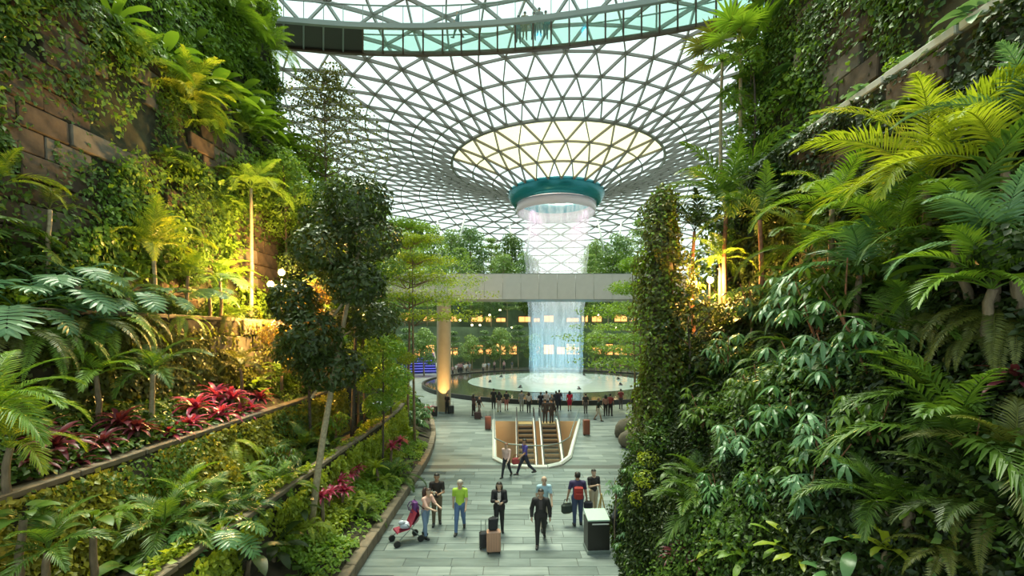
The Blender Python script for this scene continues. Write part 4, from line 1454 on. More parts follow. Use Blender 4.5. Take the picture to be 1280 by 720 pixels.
for k, (kind, px, py, X, s, m, lab) in enumerate((
        ('fern', 1110, 360, 6.4, .9, 'L_mid', 'fern covering the palm trunk feet beside the umbrella plants'), ('shrub', 1150, 350, 6.4, 1.1, 'L_mid', 'rounded shrub at the foot of the big glowing palm'),
        ('broad', 1205, 350, 6.0, .8, 'L_mid', 'broad-leaf plant at the foot of the lime arching palm'), ('feather', 1240, 362, 5.8, .7, 'L_bright', 'young palm before the lime arching palm trunk'),
        ('shrub', 1270, 350, 5.9, 1.0, 'L_dark', 'dark shrub below the blue-green palms'), ('feather', 1020, 372, 6.4, .7, 'L_mid', 'young palm at the feet of the light leaning palm'))):
    bed(kind, px, py, X, s, m, lab, seed=990 + k)

# --- infill: look-alike plants scattered in the beds
FILL_L = [('shrub', 'L_mid', 'rounded green shrub in the planting beds'), ('fern', 'L_bright', 'bright fern in the planting beds'), ('heart', 'L_mid', 'heart-leaf plant in the planting beds'),
          ('broad', 'L_bright', 'light broad-leaf plant in the planting beds'), ('shrub', 'L_lime', 'lime leafy shrub in the planting beds'), ('strap', 'L_mid', 'grassy strap-leaf clump in the planting beds'),
          ('shrub', 'L_dark', 'dark rounded shrub in the planting beds'), ('feather', 'L_mid', 'young green palm in the planting beds')]
for k in range(74):
    kind, m, lab = FILL_L[k % len(FILL_L)]
    bx0, bx1 = rng.choice([(-6.5, -8.0), (-8.6, -10.2), (-10.8, -11.4), (-4.7, -5.8), (-4.7, -5.8), (-10.8, -11.4)])
    X = rng.uniform(bx0, bx1)
    D = rng.uniform(abs(X) * .9, 26)
    s = rng.uniform(.55, .95)
    plant(kind, (X + (xl(D) if X > -6.2 else 0), D, surf_z(LEFT, X) - .03), s, m, lab, 'plants in the terraced beds', seed=400 + k)
WALLK = [('broad', 'L_mid', 'broad-leaf plant rooted in the tall brown wall'), ('nest', 'L_bright', 'nest fern rooted in the tall brown wall'),
         ('fern', 'L_bright', 'fern rooted in the tall brown wall'), ('heart', 'L_mid', 'heart-leaf climber tuft on the tall brown wall'),
         ('philo', 'L_mid', 'split-leaf climber tuft on the tall brown wall'), ('feather', 'L_bright', 'feathery palm tuft on the tall brown wall')]
for k in range(64):
    kind, m, lab = WALLK[k % 6]
    z = rng.uniform(8.0, 15.7) if k % 3 else rng.uniform(16.4, 22)
    D = rng.uniform(9.5, 24.5)
    X = -11.65 - .5 * (z - 7.2) / 8.8 if z < 16 else -13.0 - .5 * (z - 16.2) / 9.3
    px, py = pix(np.array([[X, D, z]]))
    if bare_amount(px, py)[0] > .1 or px[0] < -40 or py[0] < -60:
        continue
    plant(kind, (X, D, z), rng.uniform(.6, 1.0), m, lab, 'plants rooted in the tall wall', facing=0, spread=3.2, seed=500 + k)
# overhanging greenery on the upper ledge
for k, (kind, D, s, m) in enumerate((('broad', 12, 1.2, 'L_mid'), ('nest', 14, 1.3, 'L_bright'), ('broad', 16, 1.5, 'L_bright'), ('palm', 17.5, .8, 'L_mid'), ('broad', 18.5, 1.7, 'L_bright'), ('nest', 20, 1.5, 'L_mid'),
                                     ('broad', 21, 1.8, 'L_bright'), ('palm', 22, .9, 'L_bright'), ('broad', 23, 1.9, 'L_mid'), ('nest', 24, 1.6, 'L_bright'), ('broad', 24.6, 1.8, 'L_bright'))):
    plant(kind, (-12.45, D, 16.1), s, m, CW[m] + ' ' + KW[kind] + ' on the upper stone ledge', 'plants on the upper ledge', facing=0, spread=3.6, seed=560 + k)
for k in range(14):
    kind, m = (('broad', 'L_bright'), ('shrub', 'L_mid'), ('palm', 'L_bright'), ('shrub', 'L_bright'))[k % 4]
    D = 20 + k * .36; z = 17.5 + (k * 1.9) % 7.5
    plant(kind, (-13.05, D, z), rng.uniform(1.0, 1.6) * (.6 if kind == 'palm' else 1), m, CW[m] + ' ' + KW[kind] + ' on the tall wall end', 'plants on the wall edge', facing=.4, spread=3.2, seed=580 + k)
WALLR = [('broad', 'L_mid', 'broad-leaf plant rooted in the shaded upper wall'), ('fern', 'L_mid', 'fern rooted in the shaded upper wall'),
         ('heart', 'L_gloss', 'heart-leaf tuft on the shaded upper wall'), ('shrub', 'L_mid', 'leafy shrub tuft on the shaded upper wall'), ('nest', 'L_bright', 'nest fern on the shaded upper wall')]
for k in range(48):
    kind, m, lab = WALLR[k % 5]
    z = rng.uniform(12.2, 19) if k % 3 else rng.uniform(7.0, 11.4)
    D = rng.uniform(6, 15.4)
    X = 8.5 + .4 * (z - 11.8) / 10.2 if z > 12 else 7.4
    px, py = pix(np.array([[X, D, z]]))
    if bare_amount(px, py)[0] > .1 or px[0] > 1330 or py[0] < -60:
        continue
    plant(kind, (X, D, z), rng.uniform(.5, .85), m, lab, 'plants rooted in the shaded wall', facing=PI, spread=3.2, seed=600 + k)
for k in range(16):
    kind, m = (('fern', 'L_mid'), ('broad', 'L_gloss'), ('shrub', 'L_bright'), ('heart', 'L_blue'))[k % 4]
    plant(kind, (7.75 + .3 * rng.random(), 5.5 + k * .62, 11.75), rng.uniform(.5, .9), m, CW[m] + ' ' + KW[kind] + ' along the grey coping', 'plants along the grey coping', facing=PI, spread=4.2, seed=650 + k)
for k in range(16):
    z = 12.5 + (k * 2.3) % 8.0
    kd, mt = ('shrub', 'broad', 'shrub', 'heart')[k % 4], ('L_bright', 'L_mid', 'L_mid', 'L_gloss')[k % 4]
    plant(kd, (8.35 + .3 * (z - 12) / 8, 15.2 + .5 * rng.random(), z), rng.uniform(.8, 1.3), mt,
          CW[mt] + ' ' + KW[kd] + (' high' if z > 16.5 else ' low') + ' on the shaded wall end', 'plants on the shaded wall edge', facing=2.4, spread=3.6, seed=670 + k)
FILL_R = [('shrub', 'L_dark', 'dark shrub on the shaded bank'), ('fern', 'L_mid', 'green fern on the shaded bank'), ('heart', 'L_gloss', 'glossy heart-leaf plant on the shaded bank'),
          ('broad', 'L_mid', 'broad-leaf plant on the shaded bank'), ('shrub', 'L_mid', 'leafy green shrub on the shaded bank'), ('umbrella', 'L_mid', 'small umbrella plant on the shaded bank'),
          ('feather', 'L_mid', 'young palm on the shaded bank'), ('strap', 'L_olive', 'olive strap-leaf clump on the shaded bank')]
for k in range(78):
    kind, m, lab = FILL_R[k % len(FILL_R)]
    X = rng.uniform(3.6, 7.2)
    D = rng.uniform(max(4.0, X * .86), 13.8)
    plant(kind, (X, D, surf_z(RIGHT, X) - .02), rng.uniform(.45, .8), m, lab, 'undergrowth on the shaded bank', facing=PI, spread=5, seed=700 + k)
# the far end of the terraces and the bank beyond the boulders
for k in range(44):
    D = rng.uniform(26.5, 36)
    u = rng.uniform(.0, 1)
    X = -4.7 - u * 6.5 + xl(D)
    z = np.interp(u * 6.5, [0, .9, 1.7, 3.9, 4.7, 6.5], [.5, .8, 2.1, 3.2, 5.3, 5.8])
    kind, m = (('shrub', 'L_bright'), ('broad', 'L_mid'), ('shrub', 'L_mid'), ('umbrella', 'L_gloss'), ('feather', 'L_bright'), ('shrub', 'L_lime'))[k % 6]
    plant(kind, (X, D, float(z)), rng.uniform(.8, 1.3), m, CW[m] + ' ' + KW[kind] + ' on the far terraces', 'plants at the far end of the terraces', seed=800 + k)
for k, (u, D, s) in enumerate(((.25, 34.2, 1.1), (.6, 35.4, 1.2), (1.2, 35.8, 1.4), (2.0, 35.9, 1.6), (3.0, 36.0, 1.7), (4.0, 36.0, 1.8), (5.2, 36.0, 1.9), (6.4, 36.0, 2.0), (1.6, 34.6, 1.4), (2.6, 34.4, 1.5))):
    m = ('L_bright', 'L_mid', 'L_lime')[k % 3]
    plant('shrub', (-4.7 - u + xl(D), D, float(np.interp(u, [0, .9, 1.7, 3.9, 4.7, 6.5], [.3, .7, 2.0, 3.1, 5.2, 5.7]))), s, m, CW[m] + ' leafy shrub closing the end of the terraces', 'shrubs closing the terraces', seed=870 + k)
for k in range(30):
    D = rng.uniform(17, 37)
    X = 9.0 + max(0, (D - 24) * .12) + rng.uniform(0, 2.2)
    z = np.interp(X - 8.5 - max(0, (D - 24) * .12), [0, .7, 2, 3.5], [.2, 2, 4, 8])
    kind, m = (('shrub', 'L_bright'), ('broad', 'L_mid'), ('shrub', 'L_mid'), ('umbrella', 'L_gloss'))[k % 4]
    plant(kind, (X, D, float(z) - .1), rng.uniform(1.0, 1.7), m, CW[m] + ' ' + KW[kind] + ' on the bank beyond the boulders', 'plants beyond the boulders', seed=850 + k)

# ------------------------------------------------------------------ trees in the canyon
slim = layered_tree_meshes(1, 15.0, 3.3, 6, .64, 5600, .19, MAT['L_olive'], MAT['bark'], trunk_r=.10, thick=.05)
tree('slender_tree', slim, (-10.9, 26.2, 6.2), 'tall slender tree with airy olive crown against the glass roof', rz=0)
dark = dense_tree_meshes(2, 9.6, 1.75, .46, 12000, .17, MAT['L_dark'], MAT['bark_pale'], trunk_r=.11, lean=(1.25, .4), blobs=11)
tree('leaning_tree', dark, (-5.75, 12.7, .95), 'dark-leaved tree on a pale leaning trunk beside the floodlights', rz=0)
dk2 = dense_tree_meshes(3, 8.5, 1.5, .55, 6500, .16, MAT['L_mid'], MAT['bark_dark'], trunk_r=.09, lean=(.3, .2))
tree('leafy_tree', dk2, (-6.6, 18.5, 2.4), 'leafy tree on a dark trunk behind the dark-leaved leaning tree', rz=0)
lay = layered_tree_meshes(4, 10.9, 3.5, 5, .60, 9500, .14, MAT['L_lime'], MAT['bark'], trunk_r=.08, thick=.045)
tree('layered_tree', lay, (-5.2, 24.0, .5), 'slim tree with flat yellow-green leaf layers nearest the column', rz=0)
tree('layered_tree', lay, (-6.2, 26.5, 1.0), 'slim tree with flat leaf layers behind its twin near the column', scale=1.08, rz=2.2, mat=MAT['L_bright'])
small = dense_tree_meshes(9, 6.2, 1.35, .42, 5200, .15, MAT['L_autumn'], MAT['bark_dark'], trunk_r=.06, blobs=9)
tree('small_tree', small, (-7.6, 17.0, 2.15), 'golden-leaved small tree lit by the floodlights', rz=.3, scale=1.0, mat=MAT['L_autumn'])
tree('small_tree', small, (-6.9, 21.0, 2.15), 'small green tree behind the golden-leaved tree', rz=1.3, scale=1.1, mat=MAT['L_mid'])
tree('small_tree', small, (-5.5, 19.0, .85), 'small bright tree in the low planter beyond the crimson cordylines', rz=2.3, scale=.9, mat=MAT['L_bright'])
tree('small_tree', small, (-6.1, 22.5, 2.2), 'small lime tree between the copings by the slim layered tree', rz=3.3, scale=.7, mat=MAT['L_lime'])
tree('small_tree', small, (-8.6, 20.0, 4.0), 'small dark tree in the bed past the end of the sloping coping', rz=4.1, scale=1.15, mat=MAT['L_dark'])
for k, (x, y, z, s, m, lab) in enumerate(((-12.6, 27.0, 6.3, 1.35, 'L_bright', 'bright leafy tree just past the end of the tall wall'),
                                          (-10.0, 29.0, 5.8, 1.2, 'L_mid', 'mid-green leafy tree behind the slender olive tree'),
                                          (-9.0, 23.5, 4.3, 1.15, 'L_mid', 'mid-green tree between the tall wall and the fan palms'),
                                          (-11.0, 22.0, 7.1, .95, 'L_bright', 'light green tree on the ledge past the floodlights'),
                                          (-11.0, 33.0, 5.8, 1.1, 'L_mid', 'mid-green tree near the footbridge end'))):
    tree('leafy_tree', dk2, (x, y, z), lab, scale=s, rz=k * 1.3, mat=MAT[m])
plant('palm', (-9.0, 27.0, 5.4), 1.0, 'L_mid', 'tall palm with upright crown rising over the leafy trees', stem=8.8, seed=900, stem_mat='bark_pale', stem_r=.1)
plant('palm', (-10.3, 25.2, 5.8), 1.0, 'L_bright', 'bright palm crown beside the slender olive tree', stem=6.0, seed=901, stem_mat='bark_pale', stem_r=.1)
lay2 = layered_tree_meshes(6, 9.8, 2.8, 5, .48, 8000, .14, MAT['L_bright'], MAT['bark'], trunk_r=.08, thick=.06)
tree('layered_tree', lay2, (6.4, 22.5, 0.0), 'slim layered tree past the creeper-clad column by the boulders', rz=0)
tree('layered_tree', lay2, (8.0, 29.0, 0.0), 'layered tree further along by the pool', scale=1.1, rz=1.7)

# creeper-clad column
cc = thing('creeper_column', 'tall slim column wrapped from floor to top in small-leaved creeper', 'climber', (4.5, 13.4, 0))
MB().tube([(0, 0, 0), (0, 0, 10.2)], [.34, .30], 12).build('column_core', MAT['bark_dark'], cc)
m_ = 17000
zz = nrg.uniform(0, 10.7, m_) ; aa = nrg.uniform(0, 2 * PI, m_)
zz = zz + .25 * np.sin(aa * 3 + 1)
rr = (.60 + .16 * np.sin(zz * 1.9 + aa * 2) + .12 * np.sin(zz * 4.1 + aa * 3 + 1) + .18 * np.clip(1 - zz / 5, 0, 1)) * np.interp(zz, [0, 6, 9.0, 10.3, 11.2], [1.15, 1.0, .95, .7, .25]) * (1 + .30 * fbm(zz * 2.2, aa * 1.5, 77)) * nrg.uniform(.6, 1.15, m_)
P = np.stack([rr * np.cos(aa), rr * np.sin(aa), zz], 1)
N = np.stack([np.cos(aa), np.sin(aa), .4 + 0 * aa], 1)
f = put('foliage', leaf_cloud('foliage', P, N, .13, .6, MAT['L_olive'], down=.5), cc); f['kind'] = 'stuff'
sel = nrg.random(m_) < .28
f = put('young_foliage', leaf_cloud('young_foliage', P[sel] * np.array([1.07, 1.07, 1]), N[sel], .12, .6, MAT['L_bright'], down=.4), cc); f['kind'] = 'stuff'  # brighter leaves over the creeper, its highlights put into their colour
bush = dense_tree_meshes(8, 3.4, .8, .3, 2400, .10, MAT['L_mid'], MAT['bark_dark'], trunk_r=.04, blobs=9)
tree('corner_bush', bush, (4.05, 12.4, .4), 'upright green bush at the foot of the creeper-clad column', rz=.4, scale=1.1)
tree('corner_bush', bush, (3.75, 11.9, .6), 'lime bush at the corner below the creeper-clad column', rz=2.0, scale=.8, mat=MAT['L_lime'])
tree('corner_bush', bush, (5.2, 12.9, 2.6), 'upright dark bush behind the creeper-clad column', rz=1.4, scale=1.5, mat=MAT['L_dark'])
tree('corner_bush', bush, (6.6, 14.2, 5.4), 'upright bush beside the reddish palm trunks', rz=2.4, scale=1.5, mat=MAT['L_mid'])
tree('corner_bush', bush, (8.0, 15.0, 11.8), 'upright bush on the shaded wall at the end of the grey coping', rz=2.4, scale=1.3, mat=MAT['L_bright'])

# boulders by the shaded bank
def boulder(loc, s, label, seed):
    rg = np.random.default_rng(seed)
    mb = MB().sphere((0, 0, 0), 1.0, 18, 12)
    v = np.array(mb.v)
    nn = v / np.linalg.norm(v, axis=1, keepdims=True)
    dsp = .14 * fbm(nn[:, 0] * 4 + seed, nn[:, 1] * 4 + nn[:, 2] * 3, seed)
    v = nn * (1 + dsp[:, None])
    v[:, 2] = np.maximum(v[:, 2], -.55)
    me = pymesh('boulder', v * np.array(s), mb.f, MAT['rock_grey'], True)
    o = put('boulder', me, None, (loc[0], loc[1], loc[2] + .53 * s[2]))
    return set_tags(o, label, 'rock')


boulder((7.2, 25.6, 0), (1.0, .8, .75), 'smooth grey boulder beside the bank near the escalators', 3)
boulder((7.4, 28.2, 0), (.9, .8, .8), 'taller boulder behind the smooth grey one', 5)

# ------------------------------------------------------------------ floodlights
fl = thing('floodlight_pole', 'dark pole with three glowing warm floodlight heads in the terraces', 'lamp', (-9.35, 18.2, surf_z(LEFT, -9.35)))
zt = 8.75 - fl.location.z
MB().tube([(0, 0, -.1), (0, 0, zt)], [.06, .045], 10).build('pole', MAT['dark_metal'], fl)
MB().box((0.05, 0, zt - .25), (1.0, .07, .07)).build('bracket', MAT['dark_metal'], fl)
for (hx, hz) in ((-.38, -.20), (.25, -.30), (.06, .28)):
    h = MB().tube([(hx, -.02, zt + hz), (hx + .05, -.22, zt + hz - .04)], [.07, .14], 12).build('lamp_head', MAT['dark_metal'], fl)
    MB().sphere((hx + .055, -.25, zt + hz - .045), .12, 12, 8, (1, .45, 1)).build('lens', MAT['bulb'], h)
    ld = bpy.data.lights.new('flood_light', 'POINT'); ld.energy = 900; ld.color = (1.0, .56, .16); ld.shadow_soft_size = .12
    lo = bpy.data.objects.new('flood_light', ld); COL.objects.link(lo)
    lo.location = fl.location + Vector((hx + .06, -.45, zt + hz - .05))
gl = thing('garden_lamp', 'small warm garden lamp among the leaves near the reddish palm trunks', 'lamp', (5.9, 13.4, surf_z(RIGHT, 5.9)))
zt = 8.15 - gl.location.z
MB().tube([(0, 0, -.1), (0, 0, zt)], .035, 8).build('pole', MAT['dark_metal'], gl)
h = MB().tube([(0, 0, zt), (-.06, -.2, zt - .02)], [.05, .10], 10).build('lamp_head', MAT['dark_metal'], gl)
MB().sphere((-.07, -.22, zt - .02), .09, 10, 7, (1, .5, 1)).build('lens', MAT['bulb'], h)
ld = bpy.data.lights.new('garden_light', 'POINT'); ld.energy = 420; ld.color = (1.0, .52, .14); ld.shadow_soft_size = .1
lo = bpy.data.objects.new('garden_light', ld); COL.objects.link(lo); lo.location = (5.8, 13.0, 8.1)
# uplight on the column of the footbridge
ld = bpy.data.lights.new('column_light', 'SPOT'); ld.energy = 900; ld.color = (1.0, .62, .25); ld.spot_size = math.radians(60)
lo = bpy.data.objects.new('column_light', ld); COL.objects.link(lo); lo.location = (-5.3, 34.6, .3)
lo.rotation_euler = (Vector((-5.62, 36.9, 5.5)) - lo.location).to_track_quat('-Z', 'Y').to_euler()

# ------------------------------------------------------------------ forest, shops and stairs behind the pool
ft = [dense_tree_meshes(30 + k, 8.5, 2.6, .32, 2600, .42, MAT['L_far'], MAT['bark_pale'], trunk_r=.16, blobs=12) for k in range(3)]
fl_ = layered_tree_meshes(40, 9.0, 2.8, 5, .4, 2400, .34, MAT['L_far2'], MAT['bark_pale'], trunk_r=.14, thick=.12)


def polar_far(px, r):
    """point on the far half of the circle r around the falls seen at column px"""
    k = (px - 640) / F_PX
    # x = k*y ; (k y - CX)^2 + (y - CY)^2 = r^2
    a = k * k + 1; b = -2 * (k * CX + CY); c = CX * CX + CY * CY - r * r
    disc = b * b - 4 * a * c
    if disc < 0:
        return None
    y = (-b + math.sqrt(disc)) / (2 * a)
    return Vector((k * y, y, 0))


FAR_LAB = {28.2: ('tree on the first planted terrace behind the pool', 7.5), 34: ('tree on the middle planted terrace behind the pool', 12.5),
           40: ('tree on the upper planted terrace behind the pool', 16.0), 50: ('tree on the top terrace below the roof edge', 16.4)}
k = 0
for r, (lab, z) in FAR_LAB.items():
    cols = {28.2: (500, 528, 556, 584, 612, 640, 668, 735, 762, 790), 34: (470, 505, 545, 575, 600, 630, 655, 740, 770, 800),
            40: (440, 480, 520, 560, 590, 612, 645, 750, 775, 805), 50: (455, 500, 545, 585, 625, 740, 785)}[r]
    for px in cols:
        p = polar_far(px + rng.uniform(-6, 6), r + rng.uniform(-.8, .8))
        if p is None:
            continue
        kind = k % 4
        s = rng.uniform(.75, 1.15) * {28.2: .85, 34: 1.05, 40: 1.25, 50: 1.0}[r]
        adj = ('dense green', 'pale layered', 'broad leafy', 'loose green')[kind]
        ms = fl_ if kind == 1 else ft[k % 3]
        tree('valley_tree', ms, (p.x, p.y, z), adj + ' ' + lab, s, group='valley trees ' + str(int(z)) + ' m up', mat=(MAT['L_far'], MAT['L_far2'], MAT['L_mid'], MAT['L_far2'])[kind])
        k += 1
for px in (508, 530, 566, 590, 606, 625, 648, 668, 722, 745, 768, 790):
    p = polar_far(px, rng.uniform(21.5, 24.0))
    tree('valley_tree', fl_ if k % 2 else ft[k % 3], (p.x, p.y, 0), ('slim layered tree', 'small dense tree')[(k + 1) % 2] + ' on the ground before the lit shops', rng.uniform(.62, .85), group='ground trees before the shops', mat=(MAT['L_far2'], MAT['L_far'])[k % 2])
    k += 1
# lit shop fronts, one by one, on two levels
k = 0
for lev, (rr_, z0, z1) in enumerate(((26.85, 2.5, 4.4), (30.85, 8.6, 9.8))):
    for px in range(506, 806, 15):
        p = polar_far(px, rr_)
        if p is None or (k * 7) % 5 == 0 and lev == 0 or (k * 5) % 4 == 1 and lev == 1:
            k += 1
            continue
        an = math.atan2(p.x - CX, p.y - CY)
        sh = thing('shop_front', ('warm lit shop window at ground level behind the pool', 'warm lit balcony window above the shops behind the pool')[lev], 'shop front', (p.x, p.y, z0), -an,
                   ('ground level shop fronts', 'upper level lit windows')[lev])
        w = (1.9, 1.5, 2.4, 1.2)[k % 4]; z1 = z0 + ((1.7, 1.3, 1.9), (1.0, .7, 1.2))[lev][k % 3]
        MB().box((0, 0, (z1 - z0) / 2), (w, .06, z1 - z0)).build('window', MAT['warm_glow'], sh)
        for sx in (-w / 2, 0, w / 2):
            MB().box((sx, -.05, (z1 - z0) / 2), (.08, .08, z1 - z0)).build('mullion', MAT['brown_metal'], sh)
        MB().box((0, -.05, z1 - z0 + .08), (w + .1, .14, .16)).build('lintel', MAT['brown_metal'], sh)
        k += 1
for k, px in enumerate((538, 590, 612, 625, 640, 575, 600, 748, 790, 770)):
    p = polar_far(px, 24.0)
    l = thing('lantern', 'small glowing warm lantern hung among the trees behind the pool', 'lamp', (p.x, p.y, (8.6, 7.8, 9.6, 10.5, 7.4)[k % 5]), 0, 'lanterns behind the pool')
    MB().sphere((0, 0, 0), .16, 8, 6).build('bulb', MAT['bulb_small'], l)
    MB().tube([(0, 0, .14), (0, 0, 3.0)], .012, 4).build('cord', MAT['dark_metal'], l)
# blue-lit stairs
p = ground(527, 467)
st = thing('stairs', 'wide flight of blue-lit steps beyond the round column', 'stairs', (p.x - .3, p.y, 0), math.radians(16))
for k in range(9):
    s_ = MB().box((0, .5 + k * .55, .19 + k * .19), (5.2, 1.0, .38 + k * .38)).build('step', MAT['blue_step'], st)
    MB().box((0, .01 + k * .55 - .02, .36 + k * .38), (5.2, .05, .06)).build('step_light', MAT['blue_nose'], s_)
for sx in (-2.7, 2.7):
    MB().tube([(sx, 0, .9), (sx, 5.2, 4.3)], .09, 6).build('handrail', MAT['white_metal'], st)
    for k in range(6):
        MB().tube([(sx, .1 + k, .03), (sx, .1 + k, .96 + k * .655)], .05, 6).build('baluster', MAT['white_metal'], st)
# roof props rising from the terraces
for k, (px, r, dx1, dx2) in enumerate(((560, 40, -2.2, 3.4), (652, 40, -2.6, 2.0), (766, 40, -3.2, 1.8))):
    p = polar_far(px, r)
    v_ = thing('roof_prop', ('pale forked steel prop under the roof beyond the footbridge column', 'pale forked steel prop behind the falls beside the valley trees', 'pale forked steel prop behind the falls towards the layered tree')[k], 'column', (p.x, p.y, 16.0))
    for dx in (dx1, dx2):
        R_ = math.hypot(p.x + dx - CX, p.y - CY)
        zt = np.interp(R_, [q[0] for q in PROF], [q[1] for q in PROF]) - 16.0
        MB().tube([(0, 0, 0), (dx, 0, float(zt) - .3)], [.26, .18], 8).build('strut', MAT['white_metal'], v_, smooth=True)

# ------------------------------------------------------------------ people
def surface_nets(Fv, origin, h):
    nx, ny, nz = Fv.shape
    ins = Fv < 0
    c = [ins[i:nx - 1 + i, j:ny - 1 + j, k:nz - 1 + k] for i in (0, 1) for j in (0, 1) for k in (0, 1)]
    s = sum(x.astype(int) for x in c)
    act = (s > 0) & (s < 8)
    idx = -np.ones(act.shape, dtype=np.int64)
    cells = np.argwhere(act)
    idx[act] = np.arange(len(cells))
    acc = np.zeros((len(cells), 3)); cnt = np.zeros(len(cells))
    corners = [(i, j, k) for i in (0, 1) for j in (0, 1) for k in (0, 1)]
    vals = np.stack([Fv[cells[:, 0] + a, cells[:, 1] + b, cells[:, 2] + d] for a, b, d in corners], 1)
    for p in range(8):
        for q in range(p + 1, 8):
            dif = [corners[q][t] - corners[p][t] for t in range(3)]
            if sum(abs(x) for x in dif) != 1:
                continue
            va, vb = vals[:, p], vals[:, q]
            cr = (va < 0) != (vb < 0)
            t = np.where(cr, va / np.where(va - vb == 0, 1, va - vb), 0)
            pt = np.array(corners[p]) + t[:, None] * np.array(dif)
            acc += np.where(cr[:, None], pt, 0); cnt += cr
    V = (cells + acc / np.maximum(cnt, 1)[:, None]) * h + origin
    faces = []
    for ax in range(3):
        a1, a2 = [(1, 2), (2, 0), (0, 1)][ax]
        sl0 = [slice(None)] * 3; sl1 = [slice(None)] * 3
        sl0[ax] = slice(0, -1); sl1[ax] = slice(1, None)
        e = np.argwhere(ins[tuple(sl0)] != ins[tuple(sl1)])
        e = e[(e[:, a1] > 0) & (e[:, a2] > 0) & (e[:, a1] < Fv.shape[a1] - 1) & (e[:, a2] < Fv.shape[a2] - 1)]
        flip = ins[tuple(sl0)][tuple(e.T)]
        u1 = np.zeros(3, int); u1[a1] = 1
        u2 = np.zeros(3, int); u2[a2] = 1
        q = [idx[tuple((e - u1 - u2).T)], idx[tuple((e - u2).T)], idx[tuple(e.T)], idx[tuple((e - u1).T)]]
        q = np.stack(q, 1)
        q[~flip] = q[~flip][:, ::-1]
        faces.append(q[(q >= 0).all(1)])
    return V, np.concatenate(faces)


def body_prims(pose, fingers):
    """round cones (a, b, ra, rb, region, yflat) for a 1.75 m figure facing -Y"""
    P = []
    ls, rs = pose.get('legs', (6, -6))                  # thigh swing, degrees forward
    lk, rk = pose.get('knees', (4, 4))
    arms = pose.get('arms', ((8, 4, 12), (8, 4, 12)))   # out, forward, elbow bend
    w = pose.get('w', 1.0)
    pel, sp, ch = Vector((0, 0, .95)), Vector((0, .01, 1.12)), Vector((0, 0, 1.30))
    bend = math.radians(pose.get('bend', 0))
    def up(v):
        r = Vector(v) - pel
        return pel + Vector((r.x, r.y * math.cos(bend) - r.z * math.sin(bend), r.y * math.sin(bend) + r.z * math.cos(bend)))
    P.append((pel, up(sp), .135 * w, .125 * w, 'hip', .72))
    P.append((up(sp), up(ch), .125 * w, .150 * w, 'torso', .68))
    P.append((up(ch), up((0, 0, 1.38)), .150 * w, .11 * w, 'torso', .66))
    for sx in (-1, 1):
        P.append((up((0, 0, 1.40)), up((sx * .17 * w, 0, 1.395)), .075, .062, 'torso', 1))
    P.append((up((0, 0, 1.40)), up((0, -.015, 1.53)), .062, .052, 'neck', 1))
    hd = up((0, -.025, 1.56)); ht = up((0, -.015, 1.655))
    P.append((hd, ht, .070, .088, 'head', 1))
    P.append((up((0, -.10, 1.60)), up((0, -.117, 1.575)), .012, .016, 'nose', 1))
    P.append((up((0, -.05, 1.535)), up((0, -.075, 1.53)), .035, .028, 'head', 1))
    for sx in (-1, 1):
        P.append((up((sx * .088, -.01, 1.625)), up((sx * .090, -.005, 1.59)), .017, .012, 'ear', 1))
    for sx, sw, kn in ((-1, ls, lk), (1, rs, rk)):
        hip = Vector((sx * .085 * w, 0, .92))
        a = math.radians(sw); b = math.radians(sw - kn)
        knee = hip + Vector((sx * .012, -math.sin(a) * .44, -math.cos(a) * .44))
        ank = knee + Vector((sx * .006, -math.sin(b) * .41, -math.cos(b) * .41))
        P.append((hip, knee, .095 * w, .062, 'thigh', 1))
        P.append((knee, ank, .060, .042, 'shin', 1))
        toe = ank + Vector((sx * .02, -.15, -.045))
        P.append((ank + Vector((0, .03, -.035)), toe, .042, .034, 'foot', 1))
    for sx, (ao, af, el) in ((-1, arms[0]), (1, arms[1])):
        sh = up((sx * .185 * w, 0, 1.395))
        o_, f_ = math.radians(ao), math.radians(af)
        d = Vector((sx * math.sin(o_), -math.sin(f_) * math.cos(o_), -math.cos(f_) * math.cos(o_)))
        elb = sh + d * .29
        g = math.radians(af + el)
        inn = math.radians(ao - el * .45)
        d2 = Vector((sx * math.sin(inn), -math.sin(g) * math.cos(inn), -math.cos(g) * math.cos(inn)))
        wr = elb + d2 * .25
        P.append((sh, elb, .056, .043, 'arm', 1))
        P.append((elb, wr, .041, .029, 'forearm', 1))
        pal = wr + d2 * .085
        P.append((wr, pal, .027, .034, 'hand', 1))
        if fingers:
            side = d2.cross(Vector((1, 0, 0))).normalized()
            cur = Vector((-sx, 0, 0))
            for q, ln in ((-1.5, .062), (-.5, .075), (.5, .07), (1.5, .055)):
                b0 = pal + side * (q * .017)
                k1 = b0 + d2 * ln * .6 + cur * .008
                P.append((b0, k1, .0115, .0105, 'hand', 1))
                P.append((k1, k1 + d2 * ln * .4 + cur * .022, .0105, .009, 'hand', 1))
            th = wr + d2 * .03 - side * .03
            P.append((th, th + d2 * .05 - side * .022, .0125, .010, 'hand', 1))
    return P


